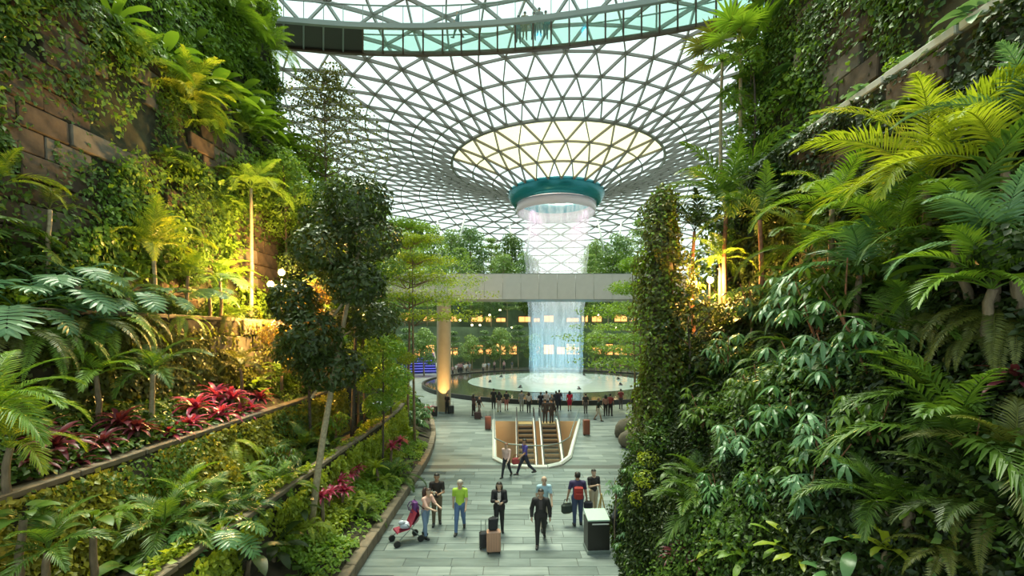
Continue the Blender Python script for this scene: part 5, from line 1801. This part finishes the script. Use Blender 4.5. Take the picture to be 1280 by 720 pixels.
def body_mesh(pose, h, fingers):
    P = body_prims(pose, fingers)
    lo = np.min([np.minimum(np.array(a) - ra, np.array(b) - rb) for a, b, ra, rb, _, _ in P], 0) - 2.5 * h
    hi = np.max([np.maximum(np.array(a) + ra, np.array(b) + rb) for a, b, ra, rb, _, _ in P], 0) + 2.5 * h
    n = np.ceil((hi - lo) / h).astype(int) + 1
    g = np.stack(np.meshgrid(*[lo[i] + h * np.arange(n[i]) for i in range(3)], indexing='ij'), -1)
    F = np.full(tuple(n), 1.0)
    for a, b, ra, rb, reg, yf in P:
        A, B = np.array(a), np.array(b)
        m0 = np.minimum(A, B) - max(ra, rb) - .06; m1 = np.maximum(A, B) + max(ra, rb) + .06
        i0 = np.maximum(0, np.floor((m0 - lo) / h).astype(int)); i1 = np.minimum(n, np.ceil((m1 - lo) / h).astype(int) + 1)
        sl = tuple(slice(i0[t], i1[t]) for t in range(3))
        X = g[sl]
        sc = np.array([1, 1 / yf, 1])
        ab = (B - A) * sc
        rel = (X - A) * sc
        t = np.clip((rel @ ab) / max(1e-9, ab @ ab), 0, 1)
        dd = np.linalg.norm(rel - t[..., None] * ab, axis=-1) - (ra + (rb - ra) * t)
        k = .008 if reg in ('hand', 'nose', 'ear') else .028
        o = F[sl]
        hh = np.clip(.5 + .5 * (o - dd) / k, 0, 1)
        F[sl] = o * (1 - hh) + dd * hh - k * hh * (1 - hh)
    V, Q = surface_nets(F, lo, h)
    best = np.full(len(V), 9.0); reg_i = np.zeros(len(V), int)
    regs = []
    for j, (a, b, ra, rb, reg, yf) in enumerate(P):
        A, B = np.array(a), np.array(b); sc = np.array([1, 1 / yf, 1])
        ab = (B - A) * sc; rel = (V - A) * sc
        t = np.clip((rel @ ab) / max(1e-9, ab @ ab), 0, 1)
        dd = np.linalg.norm(rel - t[:, None] * ab, axis=1) - (ra + (rb - ra) * t)
        if reg not in regs:
            regs.append(reg)
        m = dd < best
        best[m] = dd[m]; reg_i[m] = regs.index(reg)
    return V, Q, np.array(regs)[reg_i]


def normals(V, Q):
    fn = np.cross(V[Q[:, 2]] - V[Q[:, 0]], V[Q[:, 3]] - V[Q[:, 1]])
    N = np.zeros_like(V)
    for k in range(4):
        np.add.at(N, Q[:, k], fn)
    return N / (np.linalg.norm(N, axis=1, keepdims=True) + 1e-9)


def garment(V, Q, N, mask, off, name):
    q = Q[mask[Q].all(1)]
    used, inv = np.unique(q.ravel(), return_inverse=True)
    if len(used) == 0:
        return None
    return fast_mesh(name, V[used] + N[used] * off, inv.reshape(-1, 4), smooth=True)


BODY = {}


def get_body(key, pose, h, fingers, hair, sleeve, legs, coat):
    kk = (key, hair, sleeve, legs, coat)
    if kk in BODY:
        return BODY[kk]
    V, Q, R = body_mesh(pose, h, fingers)
    N = normals(V, Q)
    out = {'body': fast_mesh('body', V, Q, smooth=True)}
    up = ['torso', 'neck'] + {'long': ['arm', 'forearm'], 'short': ['arm'], 'none': []}[sleeve]
    z = V[:, 2]
    mt = np.isin(R, up) & ~((R == 'neck') & (z > 1.43 - abs(pose.get('bend', 0)) * .01))
    mt |= (R == 'hip') & (z > (.93 if not coat else .84))
    if sleeve == 'short':
        mt &= ~((R == 'arm') & (z < 1.19))
    if coat:
        mt |= (R == 'thigh') & (z > .80)
    out['shirt'] = garment(V, Q, N, mt, .014 if not coat else .024, 'shirt')
    ml = np.isin(R, ['hip', 'thigh', 'shin']) & (z < 1.02) & (z > (.10 if legs == 'long' else .45 if legs == 'short' else .10))
    if legs == 'skirt':
        ml &= z > .52
    out['trousers'] = garment(V, Q, N, ml, .011, 'trousers')
    ms = (R == 'foot') | ((R == 'shin') & (z < .12))
    out['shoe'] = garment(V, Q, N, ms, .008, 'shoes')
    hp = V - np.array([0, -.01, 1.62])
    mh = np.isin(R, ['head', 'ear']) & ((hp[:, 2] > .055) | ((hp[:, 1] > .02) & (hp[:, 2] > -.05)))
    if hair == 'none':
        out['hair'] = None
    else:
        out['hair'] = garment(V, Q, N, mh, .016, 'hair')
    mi = (R == 'torso') & (V[:, 1] < -.055) & (np.abs(V[:, 0]) < .055) & (z > 1.0) & (z < 1.42)
    out['inner'] = garment(V, Q, N, mi, .030, 'blouse')
    BODY[kk] = out
    return out


MATC = {}


def cloth(col, rough=.75):
    k = tuple(round(c, 3) for c in col) + (rough,)
    if k not in MATC:
        MATC[k] = plain('cloth_%d' % len(MATC), col, rough)
    return MATC[k]


SKIN = [(.50, .30, .20), (.42, .24, .15), (.58, .38, .27), (.30, .17, .10)]
long_hair_mesh = MB().sphere((0, .03, 1.535), 1, 12, 10, (.128, .085, .21)).mesh('long_hair', None, True)


def person(label, loc, rz, pose, key, top, bottom, hair=(.02, .015, .01), skin=0, height=1.72, hairtype='short', sleeve='short', legs='long', coat=False,
           shoes=(.03, .03, .03), near=False, group=None, longhair=False, h=None, inner=None):
    b = get_body(key + str(near), pose, h or (.016 if near else .030), near, hairtype, sleeve, legs, coat)
    o = thing('person', label, 'person', loc, rz, group)
    s = height / 1.745
    o.scale = (s, s, s)
    zf = -min(v.co.z for v in b['body'].vertices) if 'zf' not in b else b['zf']
    b['zf'] = zf
    L = (0, 0, zf + .005)
    body = put('body', b['body'], o, L, mat=cloth(SKIN[skin], .55))
    if b['shirt']:
        put('jacket' if coat else 'shirt', b['shirt'], o, L, mat=cloth(top))
    if b['trousers']:
        put('skirt' if legs == 'skirt' else 'trousers', b['trousers'], o, L, mat=cloth(bottom))
    if b['shoe']:
        put('shoes', b['shoe'], o, L, mat=cloth(shoes, .5))
    if b['hair'] is not None:
        put('hair', b['hair'], o, L, mat=cloth(hair, .5))
    if inner and b['inner'] is not None:
        put('blouse', b['inner'], o, L, mat=cloth(inner))
    if longhair:
        put('long_hair', long_hair_mesh, o, L, mat=cloth(hair, .5))
    if near:
        bd = math.radians(pose.get('bend', 0))
        for sx in (-1, 1):
            put('eye', EYE, o, (sx * .033 * 1, -.112 + (-.69 * math.sin(bd)), 1.615 * 1 + L[2] - .69 * (1 - math.cos(bd))), mat=cloth((.02, .015, .01), .2))
        put('mouth', MOUTH, o, (0, -.108 - .61 * math.sin(bd), 1.545 + L[2] - .61 * (1 - math.cos(bd))), mat=cloth((.35, .12, .10), .5))
    return o


EYE = MB().sphere((0, 0, 0), .012, 8, 6, (1.1, .5, .7)).mesh('eye', None, True)
MOUTH = MB().sphere((0, 0, 0), .02, 8, 6, (1.1, .35, .3)).mesh('mouth', None, True)

POSE = {
    'stand': dict(legs=(3, -3), knees=(2, 2), arms=((9, 3, 10), (9, 3, 12))),
    'hold': dict(legs=(8, -5), knees=(4, 6), arms=((8, 18, 88), (8, 14, 80))),
    'walk': dict(legs=(20, -16), knees=(6, 16), arms=((8, -18, 12), (8, 18, 22))),
    'stride': dict(legs=(28, -24), knees=(8, 22), arms=((9, -22, 14), (9, 24, 26))),
    'phone': dict(legs=(4, -4), knees=(3, 3), arms=((9, 22, 95), (8, 4, 12))),
    'push': dict(legs=(10, -8), knees=(6, 10), arms=((6, 38, 40), (6, 38, 40)), bend=10),
    'pockets': dict(legs=(22, -20), knees=(6, 18), arms=((16, -8, 34), (16, -8, 34)), w=1.08),
    'carry': dict(legs=(4, -4), knees=(3, 3), arms=((12, 2, 6), (14, 4, 6)), w=1.12),
    'stoop': dict(legs=(14, -2), knees=(22, 8), arms=((10, 40, 50), (10, 30, 60)), bend=28),
    'sit': dict(legs=(84, 80), knees=(86, 84), arms=((10, 20, 60), (10, 20, 60))),
}


def who(label, px, py, rz, pose, top, bottom, **kw):
    p = ground(px, py)
    kw.setdefault('near', True)
    return person(label, (p.x, p.y, .012), rz, POSE[pose], pose, top, bottom, **kw)


who('man in black t-shirt and olive trousers holding a cup in both hands', 546, 656, .15, 'hold', (.025, .018, .016), (.13, .10, .06), height=1.75, skin=1)
g_ = who('walker in lime green shirt and blue jeans with backpack straps', 575, 665, 0, 'walk', (.42, .62, .06), (.10, .17, .32), height=1.74, hair=(.45, .40, .33), skin=2)
who('long-haired woman in pink top and blue jeans pushing a stroller', 532, 672, 1.0, 'push', (.72, .42, .34), (.20, .28, .42), height=1.6, longhair=True, hair=(.05, .02, .015), skin=2)
who('long-haired woman in black jacket and trousers looking at her phone', 624, 667, 0, 'hold', (.022, .02, .022), (.02, .02, .022), height=1.68, longhair=True, sleeve='long', coat=True, skin=2, inner=(.62, .55, .52))
who('man in black jacket and black trousers striding with hands in pockets', 676, 680, -.05, 'pockets', (.022, .018, .018), (.02, .02, .02), height=1.74, sleeve='long', coat=True, skin=0, inner=(.07, .055, .055))
who('bald man in light blue shirt walking behind the man in black jacket', 680, 660, .1, 'walk', (.42, .60, .68), (.45, .38, .30), height=1.76, hairtype='none', skin=2)
who('man in navy shirt seen from behind with a red backpack and two bags', 722, 657, PI, 'carry', (.05, .035, .10), (.05, .07, .14), height=1.80, skin=1)
who('woman in black t-shirt and beige trousers standing behind the black plinth', 742, 645, .3, 'phone', (.025, .022, .022), (.50, .40, .28), height=1.66, skin=2)
who('person in dark clothes stooping beside the black plinth under the leaves', 769, 684, 1.2, 'stoop', (.05, .06, .07), (.02, .02, .025), height=1.70, sleeve='long', skin=0)
who('woman in pale pink blouse and dark trousers crossing before the escalators', 633, 597, -.5, 'walk', (.75, .50, .45), (.03, .03, .04), height=1.58, hair=(.25, .10, .05), skin=2, sleeve='long')
who('man in purple-blue shirt striding past the escalators with a red bag', 656, 594, -1.2, 'stride', (.09, .07, .32), (.03, .03, .05), height=1.72, skin=1)

# belongings carried or standing on the floor
def backpack(loc, rz, s, col, label, straps=True):
    o = thing('backpack', label, 'backpack', loc, rz)
    o.scale = (s, s, s)
    MB().box((0, 0, .23), (.32, .17, .46), bevel=.05).build('body', cloth(col), o)
    MB().box((0, .11, .15), (.24, .07, .22), bevel=.025).build('front_pocket', cloth([c * .8 for c in col]), o)
    MB().tube([(-.05, 0, .45), (0, 0, .50), (.05, 0, .45)], .012, 6).build('grab_loop', MAT['rubber'], o)
    if straps:
        for sx in (-.1, .1):
            MB().tube([(sx, -.08, .42), (sx, -.17, .40), (sx, -.24, .28), (sx * 1.3, -.19, .10), (sx * 1.3, -.08, .04)], .018, 6).build('strap', cloth([c * .5 for c in col]), o)
    return o


def suitcase(loc, rz, w, d, h, col, label, ribs=True):
    o = thing('suitcase', label, 'suitcase', loc, rz)
    MB().box((0, 0, .05 + h / 2), (w, d, h), bevel=.035).build('shell', cloth(col, .3), o)
    if ribs:
        for k in range(5):
            MB().box((-w * .36 + k * w * .18, -d / 2 - .004, .05 + h / 2), (w * .05, .014, h * .86), bevel=.004).build('rib', cloth([c * .85 for c in col], .3), o)
    MB().tube([(-w * .28, d * .3, .05 + h), (-w * .28, d * .3, h + .38), (w * .28, d * .3, h + .38), (w * .28, d * .3, .05 + h)], .011, 6).build('pull_handle', MAT['grey_metal'], o)
    for sx in (-1, 1):
        for sy in (-1, 1):
            MB().tube([(sx * w * .4 - .015, sy * d * .35, .028), (sx * w * .4 + .015, sy * d * .35, .028)], .028, 10).build('wheel', MAT['rubber'], o)
    return o


p = ground(617, 691); Z0 = .012
suitcase((p.x, p.y, Z0), .1, .42, .27, .62, (.50, .27, .18), 'rose-gold ribbed suitcase in front of the woman in black jacket')
backpack((p.x - .02, p.y - .02, Z0 + .675), .2, .85, (.02, .02, .025), 'black backpack resting on the rose-gold suitcase', False)
p = ground(604.5, 686)
suitcase((p.x, p.y, Z0), .2, .26, .22, .46, (.025, .025, .03), 'small black suitcase beside the rose-gold suitcase')
# red backpack and two bags of the man seen from behind
p = ground(722, 657)
backpack((p.x, p.y - .24, .98), PI, .95, (.42, .04, .03), 'red backpack on the back of the man in navy shirt')


def duffel(loc, rz, s, col, label):
    o = thing('shoulder_bag', label, 'bag', loc, rz)
    o.scale = (s, s, s)
    MB().box((0, 0, .17), (.40, .20, .34), bevel=.06).build('body', cloth(col), o)
    MB().tube([(-.13, 0, .33), (-.09, 0, .48), (.09, 0, .48), (.13, 0, .33)], .014, 6).build('handle', cloth([c * .6 for c in col]), o)
    return o


duffel((p.x - .36, p.y, .42), .3, 1.0, (.03, .045, .035), 'dark bag in the lower hand of the man in navy shirt')
duffel((p.x + .36, p.y, .58), .1, .75, (.02, .02, .03), 'black bag held high by the man in navy shirt')
p = ground(656, 594)
duffel((p.x - .42, p.y - .15, .55), .4, .9, (.40, .06, .06), 'red bag carried by the man in purple-blue shirt')
p = ground(575, 665)
b_ = backpack((p.x, p.y + .24, 1.0), 0, .9, (.04, .05, .05), 'dark backpack worn by the walker in lime green shirt')
# phone / cup
def small(name, label, cat, loc, mb, mat):
    o = mb.build(name, mat); o.location = loc
    return set_tags(o, label, cat)


p = ground(546, 656); small('cup', 'white cup held by the man in black t-shirt', 'cup', (p.x - .02, p.y - .36, 1.15), MB().lathe([(0.0, 0), (.03, 0), (.042, .11), (.036, .11), (.026, .01), (0, .01)], 12), MAT['white_metal'])
p = ground(624, 667); small('phone', 'pale phone held by the woman in black jacket', 'phone', (p.x, p.y - .36, 1.10), MB().box((0, 0, .07), (.075, .012, .15), bevel=.004), MAT['white_metal'])

# stroller with bags
p = ground(508, 676)
so = thing('stroller', 'folding stroller loaded with maroon and white bundles beside the kerb', 'stroller', (p.x + .05, p.y - .05, Z0), -1.0)
for sx in (-.25, .25):
    MB().tube([(sx, .45, 1.0), (sx, .1, .55), (sx, -.42, .14)], .016, 6).build('side_tube', MAT['grey_metal'], so)
    MB().tube([(sx, -.1, .62), (sx, .34, .14)], .016, 6).build('rear_tube', MAT['grey_metal'], so)
    for yy in (-.42, .34):
        MB().tube([(sx - .03, yy, .10), (sx + .03, yy, .10)], .10, 12).build('wheel', MAT['rubber'], so)
MB().tube([(-.25, .45, 1.0), (.25, .45, 1.0)], .02, 6).build('push_bar', MAT['rubber'], so)
MB().add([(-.23, .22, .92), (.23, .22, .92), (.23, .0, .45), (-.23, .0, .45), (.23, -.38, .42), (-.23, -.38, .42), (.23, -.40, .38), (-.23, -.40, .38)], [(0, 1, 2, 3), (3, 2, 4, 5), (5, 4, 6, 7)]).build('seat', cloth((.25, .02, .05)), so)
MB().lathe([(.26, -.23), (.30, -.1), (.30, .1), (.26, .23)], 10, (0, 0, 0), .2, 2.2).build('canopy', cloth((.30, .04, .08)), so, loc=(0, .05, .82), rot=(0, PI / 2, 0))
small('bundle', 'white and blue bundle lying on the stroller seat', 'bag', so.location + Vector((-.08, -.1, .46)), MB().box((0, 0, .10), (.30, .26, .18), Euler((.3, .2, .5)), .05).box((-.06, -.08, .20), (.22, .18, .14), Euler((-.2, .4, 1.2)), .05), cloth((.52, .56, .64)))
bp = backpack(so.location + Vector((.16, .30, .78)), -1.0, .85, (.16, .05, .22), 'purple backpack hung on the stroller push bar')

# black plinth with glass top and white easel
p = ground(748, 694)
pl = thing('display_plinth', 'tall black display plinth with a pale glass top and white edge strip', 'display stand', (p.x, p.y + .3, Z0), .06)
MB().box((0, 0, .06), (.70, .62, .12), bevel=.01).build('base', MAT['grey_metal'], pl)
MB().box((0, 0, .55), (.66, .58, .86), bevel=.015).build('body', MAT['black_panel'], pl)
MB().add([(-.33, -.29, .98), (.33, -.29, .98), (.33, .29, 1.10), (-.33, .29, 1.10), (-.33, -.29, 1.02), (.33, -.29, 1.02), (.33, .29, 1.14), (-.33, .29, 1.14)],
         [(3, 2, 1, 0), (4, 5, 6, 7), (0, 1, 5, 4), (1, 2, 6, 5), (2, 3, 7, 6), (3, 0, 4, 7)]).build('top', plain('pale_top', (.45, .58, .48), .25), pl)
MB().box((0.05, -.296, .90), (.50, .012, .035)).build('edge_strip', MAT['white_metal'], pl)
p = ground(752, 668)
ea = thing('easel', 'pale wooden A-shaped easel behind the black plinth', 'easel', (p.x, p.y, Z0), 0)
MB().tube([(-.28, 0, 0), (0, .02, 1.3)], .022, 6).build('leg', MAT['brass'], ea)
MB().tube([(.28, 0, 0), (0, .02, 1.3)], .022, 6).build('leg', MAT['brass'], ea)
MB().tube([(0, .45, 0), (0, .02, 1.3)], .022, 6).build('leg', MAT['brass'], ea)
MB().box((0, -.01, .55), (.34, .03, .03)).build('cross_bar', MAT['brass'], ea)

# people by the pool
FAR = [(559, 517, 'stand', (.03, .02, .02), (.02, .02, .02), 'person in black by the round column with a dark suitcase', 2.6),
       (592, 520, 'stand', (.10, .05, .05), (.05, .03, .03), 'person in brown-black near the pool rim holding a companion close', 2.2),
       (599, 521, 'walk', (.03, .02, .02), (.30, .22, .18), 'person in black top and tan trousers near the pool rim', 1.0),
       (617, 511, 'phone', (.02, .02, .02), (.02, .02, .02), 'person all in black photographing the falls at the rim', PI),
       (624, 515, 'stand', (.02, .025, .03), (.45, .38, .34), 'person in black top and pale trousers by a red-brown suitcase', PI),
       (633, 513, 'stand', (.03, .03, .03), (.35, .12, .10), 'person in dark top and rusty skirt at the pool rim', PI),
       (652, 514, 'phone', (.22, .22, .22), (.30, .28, .25), 'person in grey with raised phone at the pool rim', PI),
       (661, 516, 'stand', (.42, .38, .36), (.03, .03, .03), 'person in pale shirt and black trousers at the pool rim', PI),
       (676, 515, 'stand', (.02, .02, .03), (.02, .02, .03), 'person in dark suit at the pool rim next to a pale-shirted companion', PI),
       (683, 515, 'stand', (.55, .45, .45), (.10, .09, .09), 'person in whitish top beside the dark suit at the pool rim', PI),
       (690, 519, 'stand', (.06, .05, .06), (.05, .05, .06), 'person in dark grey just beyond the escalator landing', .4),
       (695, 513, 'stand', (.03, .03, .05), (.03, .03, .04), 'taller of two people in navy standing close at the rim', PI),
       (699, 513, 'stand', (.04, .03, .05), (.03, .03, .04), 'shorter of two people in navy standing close at the rim', PI),
       (712, 514, 'stand', (.45, .01, .04), (.45, .01, .04), 'woman in a bright red dress at the pool rim', PI),
       (732, 517, 'stand', (.03, .03, .03), (.12, .10, .10), 'slim person in black with a tall brown suitcase at the rim', PI),
       (748, 526, 'walk', (.02, .03, .02), (.55, .45, .36), 'person in black top and shorts walking along the rim', 1.2),
       (757, 520, 'stand', (.40, .18, .14), (.03, .02, .02), 'person in rust-coloured top beside a red-shirted companion', PI),
       (763, 520, 'stand', (.30, .05, .04), (.03, .02, .02), 'person in dark red shirt beside a rust-topped companion', 2.6),
       (776, 511, 'stand', (.28, .05, .05), (.10, .08, .08), 'person in maroon top beyond the boulders at the rim', PI),
       (792, 514, 'stand', (.02, .02, .02), (.02, .02, .02), 'person in black half hidden by the leaves at the rim', PI)]
for k, (px, py, ps, top, bot, lab, rz) in enumerate(FAR):
    q = ground(px, py)
    R_ = math.hypot(q.x - CX, q.y - CY)
    if R_ < 17.1:
        q = Vector((CX, CY, 0)) + (q - Vector((CX, CY, 0))) * (17.1 / R_)
    dress = 'red dress' in lab or 'skirt' in lab
    person(lab, (q.x, q.y, 0), rz, POSE[ps], ps, top, bot, near=False, skin=k % 4, height=1.62 + (k * 37 % 14) / 100, legs='skirt' if dress else 'short' if 'shorts' in lab else 'long', coat='dress' in lab, longhair=(k % 3 == 1))
for dx, lab in ((-.22, 'person in black stepping off the escalator on the side of the amber rail'), (.24, 'person in black with a white sleeve stepping off the escalator')):
    person(lab, (2.62 + dx, 32.2 + abs(dx), .03), PI + dx, POSE['stand'], 'stand', (.02, .02, .025), (.02, .02, .025), near=False, height=1.72, skin=1, sleeve='long')
for px, py, w, h, c, lab in ((610, 537, .42, .85, (.22, .06, .04), 'red-brown suitcase left of the escalator glass near the pool'), (733, 544, .42, .95, (.24, .08, .05), 'tall brown suitcase behind the escalator glass near the pool'),
                             (545.5, 518, .45, .75, (.03, .03, .03), 'dark suitcase leaning by the round column'), (564.5, 517, .4, .6, (.03, .03, .03), 'black suitcase of the person by the round column'),
                             (597, 524, .5, .5, (.06, .02, .02), 'maroon suitcase of the couple near the pool rim')):
    q = ground(px, py)
    suitcase((q.x, q.y - (.9 if 'dark suitcase leaning' in lab else 0), 0), .1, w, .3, h, c, lab.replace('left of', 'beside'), False)
# crowd sitting and standing beyond the pool, by the shops
CROWD = [(.62, .40, .42), (.70, .68, .66), (.55, .30, .32), (.10, .10, .12), (.66, .60, .55), (.30, .33, .40)]
for k in range(22):
    px = (566, 570, 575, 579, 583, 587, 573, 581, 577, 586, 604, 611, 618, 606, 630, 640, 752, 760, 768, 745, 776, 784)[k]
    q = polar_far(px, 17.6 + (k * 1.3) % 4.0)
    # far left side of the ring lies nearer: use the far rim
    person('tiny standing visitor in the crowd beyond the pool', (q.x, q.y, 0), rng.uniform(-1, 1), POSE['stand'], 'stand', CROWD[k % 6], ((.05, .05, .06), (.3, .25, .2))[k % 2], near=False, group='crowd beyond the pool', skin=k % 4,
           height=1.6 + (k % 5) * .04)
# people on the sky bridge
for k, (px, u, top, lab, rz, ps) in enumerate(((572, .45, (.10, .16, .16), 'visitor in grey-green bending over on the sky bridge glass floor', -1.2, 'walk'), (648, .72, (.08, .16, .20), 'visitor in teal top on the sky bridge', PI, 'stand'),
                                               (656, .62, (.22, .17, .10), 'visitor in tan coat on the sky bridge', PI, 'stand'), (667, .66, (.10, .13, .14), 'visitor in grey on the sky bridge', PI, 'stand'),
                                               (674, .55, (.20, .19, .18), 'visitor in light grey on the sky bridge', PI, 'stand'), (682, .66, (.03, .12, .14), 'visitor in dark teal on the sky bridge', PI, 'stand'))):
    i = min(range(NB), key=lambda j: abs(640 + F_PX * nearc[j].x / nearc[j].y - px))
    a, b = nearc[i], nearc[i + 1]
    f0 = (px - (640 + F_PX * a.x / a.y)) / max(1e-3, (F_PX * b.x / b.y - F_PX * a.x / a.y))
    q = a.lerp(b, f0).lerp(farc[i].lerp(farc[i + 1], f0), u)
    person(lab, (q.x, q.y, 25.25), rz, POSE[ps], ps, top, [c * .6 for c in top], near=False, skin=k % 4, sleeve='long', coat=True)


# ------------------------------------------------------------------ labels of look-alikes: what each one grows beside
MARKS = [((-9.35, 18.2, 6.5), 'the floodlight pole'), ((-8.9, 12.6, 4.2), 'the crimson cordylines'), ((-8.8, 8.6, 4.0), 'the maroon cordylines'), ((-11.75, 16.1, 14.6), 'the bright lime wall palm'),
         ((-11.0, 13.8, 9.0), 'the lime ledge palm'), ((-11.05, 19.0, 11), 'the slim tall palm'), ((-5.6, 14.8, 1.2), 'the low crimson cordylines'), ((-5.7, 12.7, 2.0), 'the pale leaning trunk'),
         ((-7.4, 22.0, 5.0), 'the fan palms'), ((-10.9, 26.2, 14.0), 'the slender olive tree'), ((-5.6, 36.9, 3.0), 'the round column'), ((-5.2, 24.0, 2.0), 'the slim layered tree'), ((-12.0, 10.6, 9.6), 'the big bare stone patch'),
         ((-8.6, 7.0, 4.6), 'the pale green palm'), ((2.5, 13.2, .5), 'the black plinth'), ((4.5, 13.4, 5.0), 'the creeper-clad column'), ((5.9, 13.4, 8.0), 'the warm garden lamp'), ((7.0, 7.5, 9.0), 'the glowing lime palm'),
         ((7.0, 6.4, 9.0), 'the lime arching palm'), ((7.6, 15.4, 15.0), 'the yellow-green fan palm'), ((5.2, 5.4, 5.2), 'the dark arching palm'), ((4.8, 6.6, 4.6), 'the reddish leaning trunk'), ((7.3, 26.5, .6), 'the boulders'),
         ((6.9, 14.4, 9.6), 'the dark feather palm'), ((7.0, 9.8, 9.2), 'the light leaning palm'), ((CX, CY + 20, 10), 'the waterfall'), ((-14, 74, 3), 'the blue-lit stairs'), ((-10, 90, 20), 'the nearest forked prop'),
         ((24, 90, 18), 'the far forked prop'), ((2, 92, 18), 'the middle forked prop'), ((-8.5, 33, 9), 'the footbridge end'), ((-12.2, 12, 17), 'the upper ledge start'), ((-12.5, 23, 19), 'the upper ledge end'),
         ((8.4, 9.0, 15.0), 'the bare upper panels'), ((7.6, 12.5, 11.8), 'the grey coping stones'), ((5.6, 9.5, 6.0), 'the topmost umbrella plants')]
bylab = {}
for o in list(scene.objects):
    if o.parent is None and 'group' in o and 'label' in o:
        bylab.setdefault(o['label'], []).append(o)
for lab, obs in bylab.items():
    if len(obs) < 2:
        continue
    for o in obs:
        c = Vector(o.location)
        c.z += .5
        near = sorted(MARKS, key=lambda m: (Vector(m[0]) - c).length)[:2]
        new = lab + (' between ' + near[0][1] + ' and ' + near[1][1] if len(obs) > 5 else ' near ' + near[0][1])
        if len(new.split()) > 16:
            new = lab + ' near ' + near[0][1]
        if len(new.split()) <= 16:
            o['label'] = new
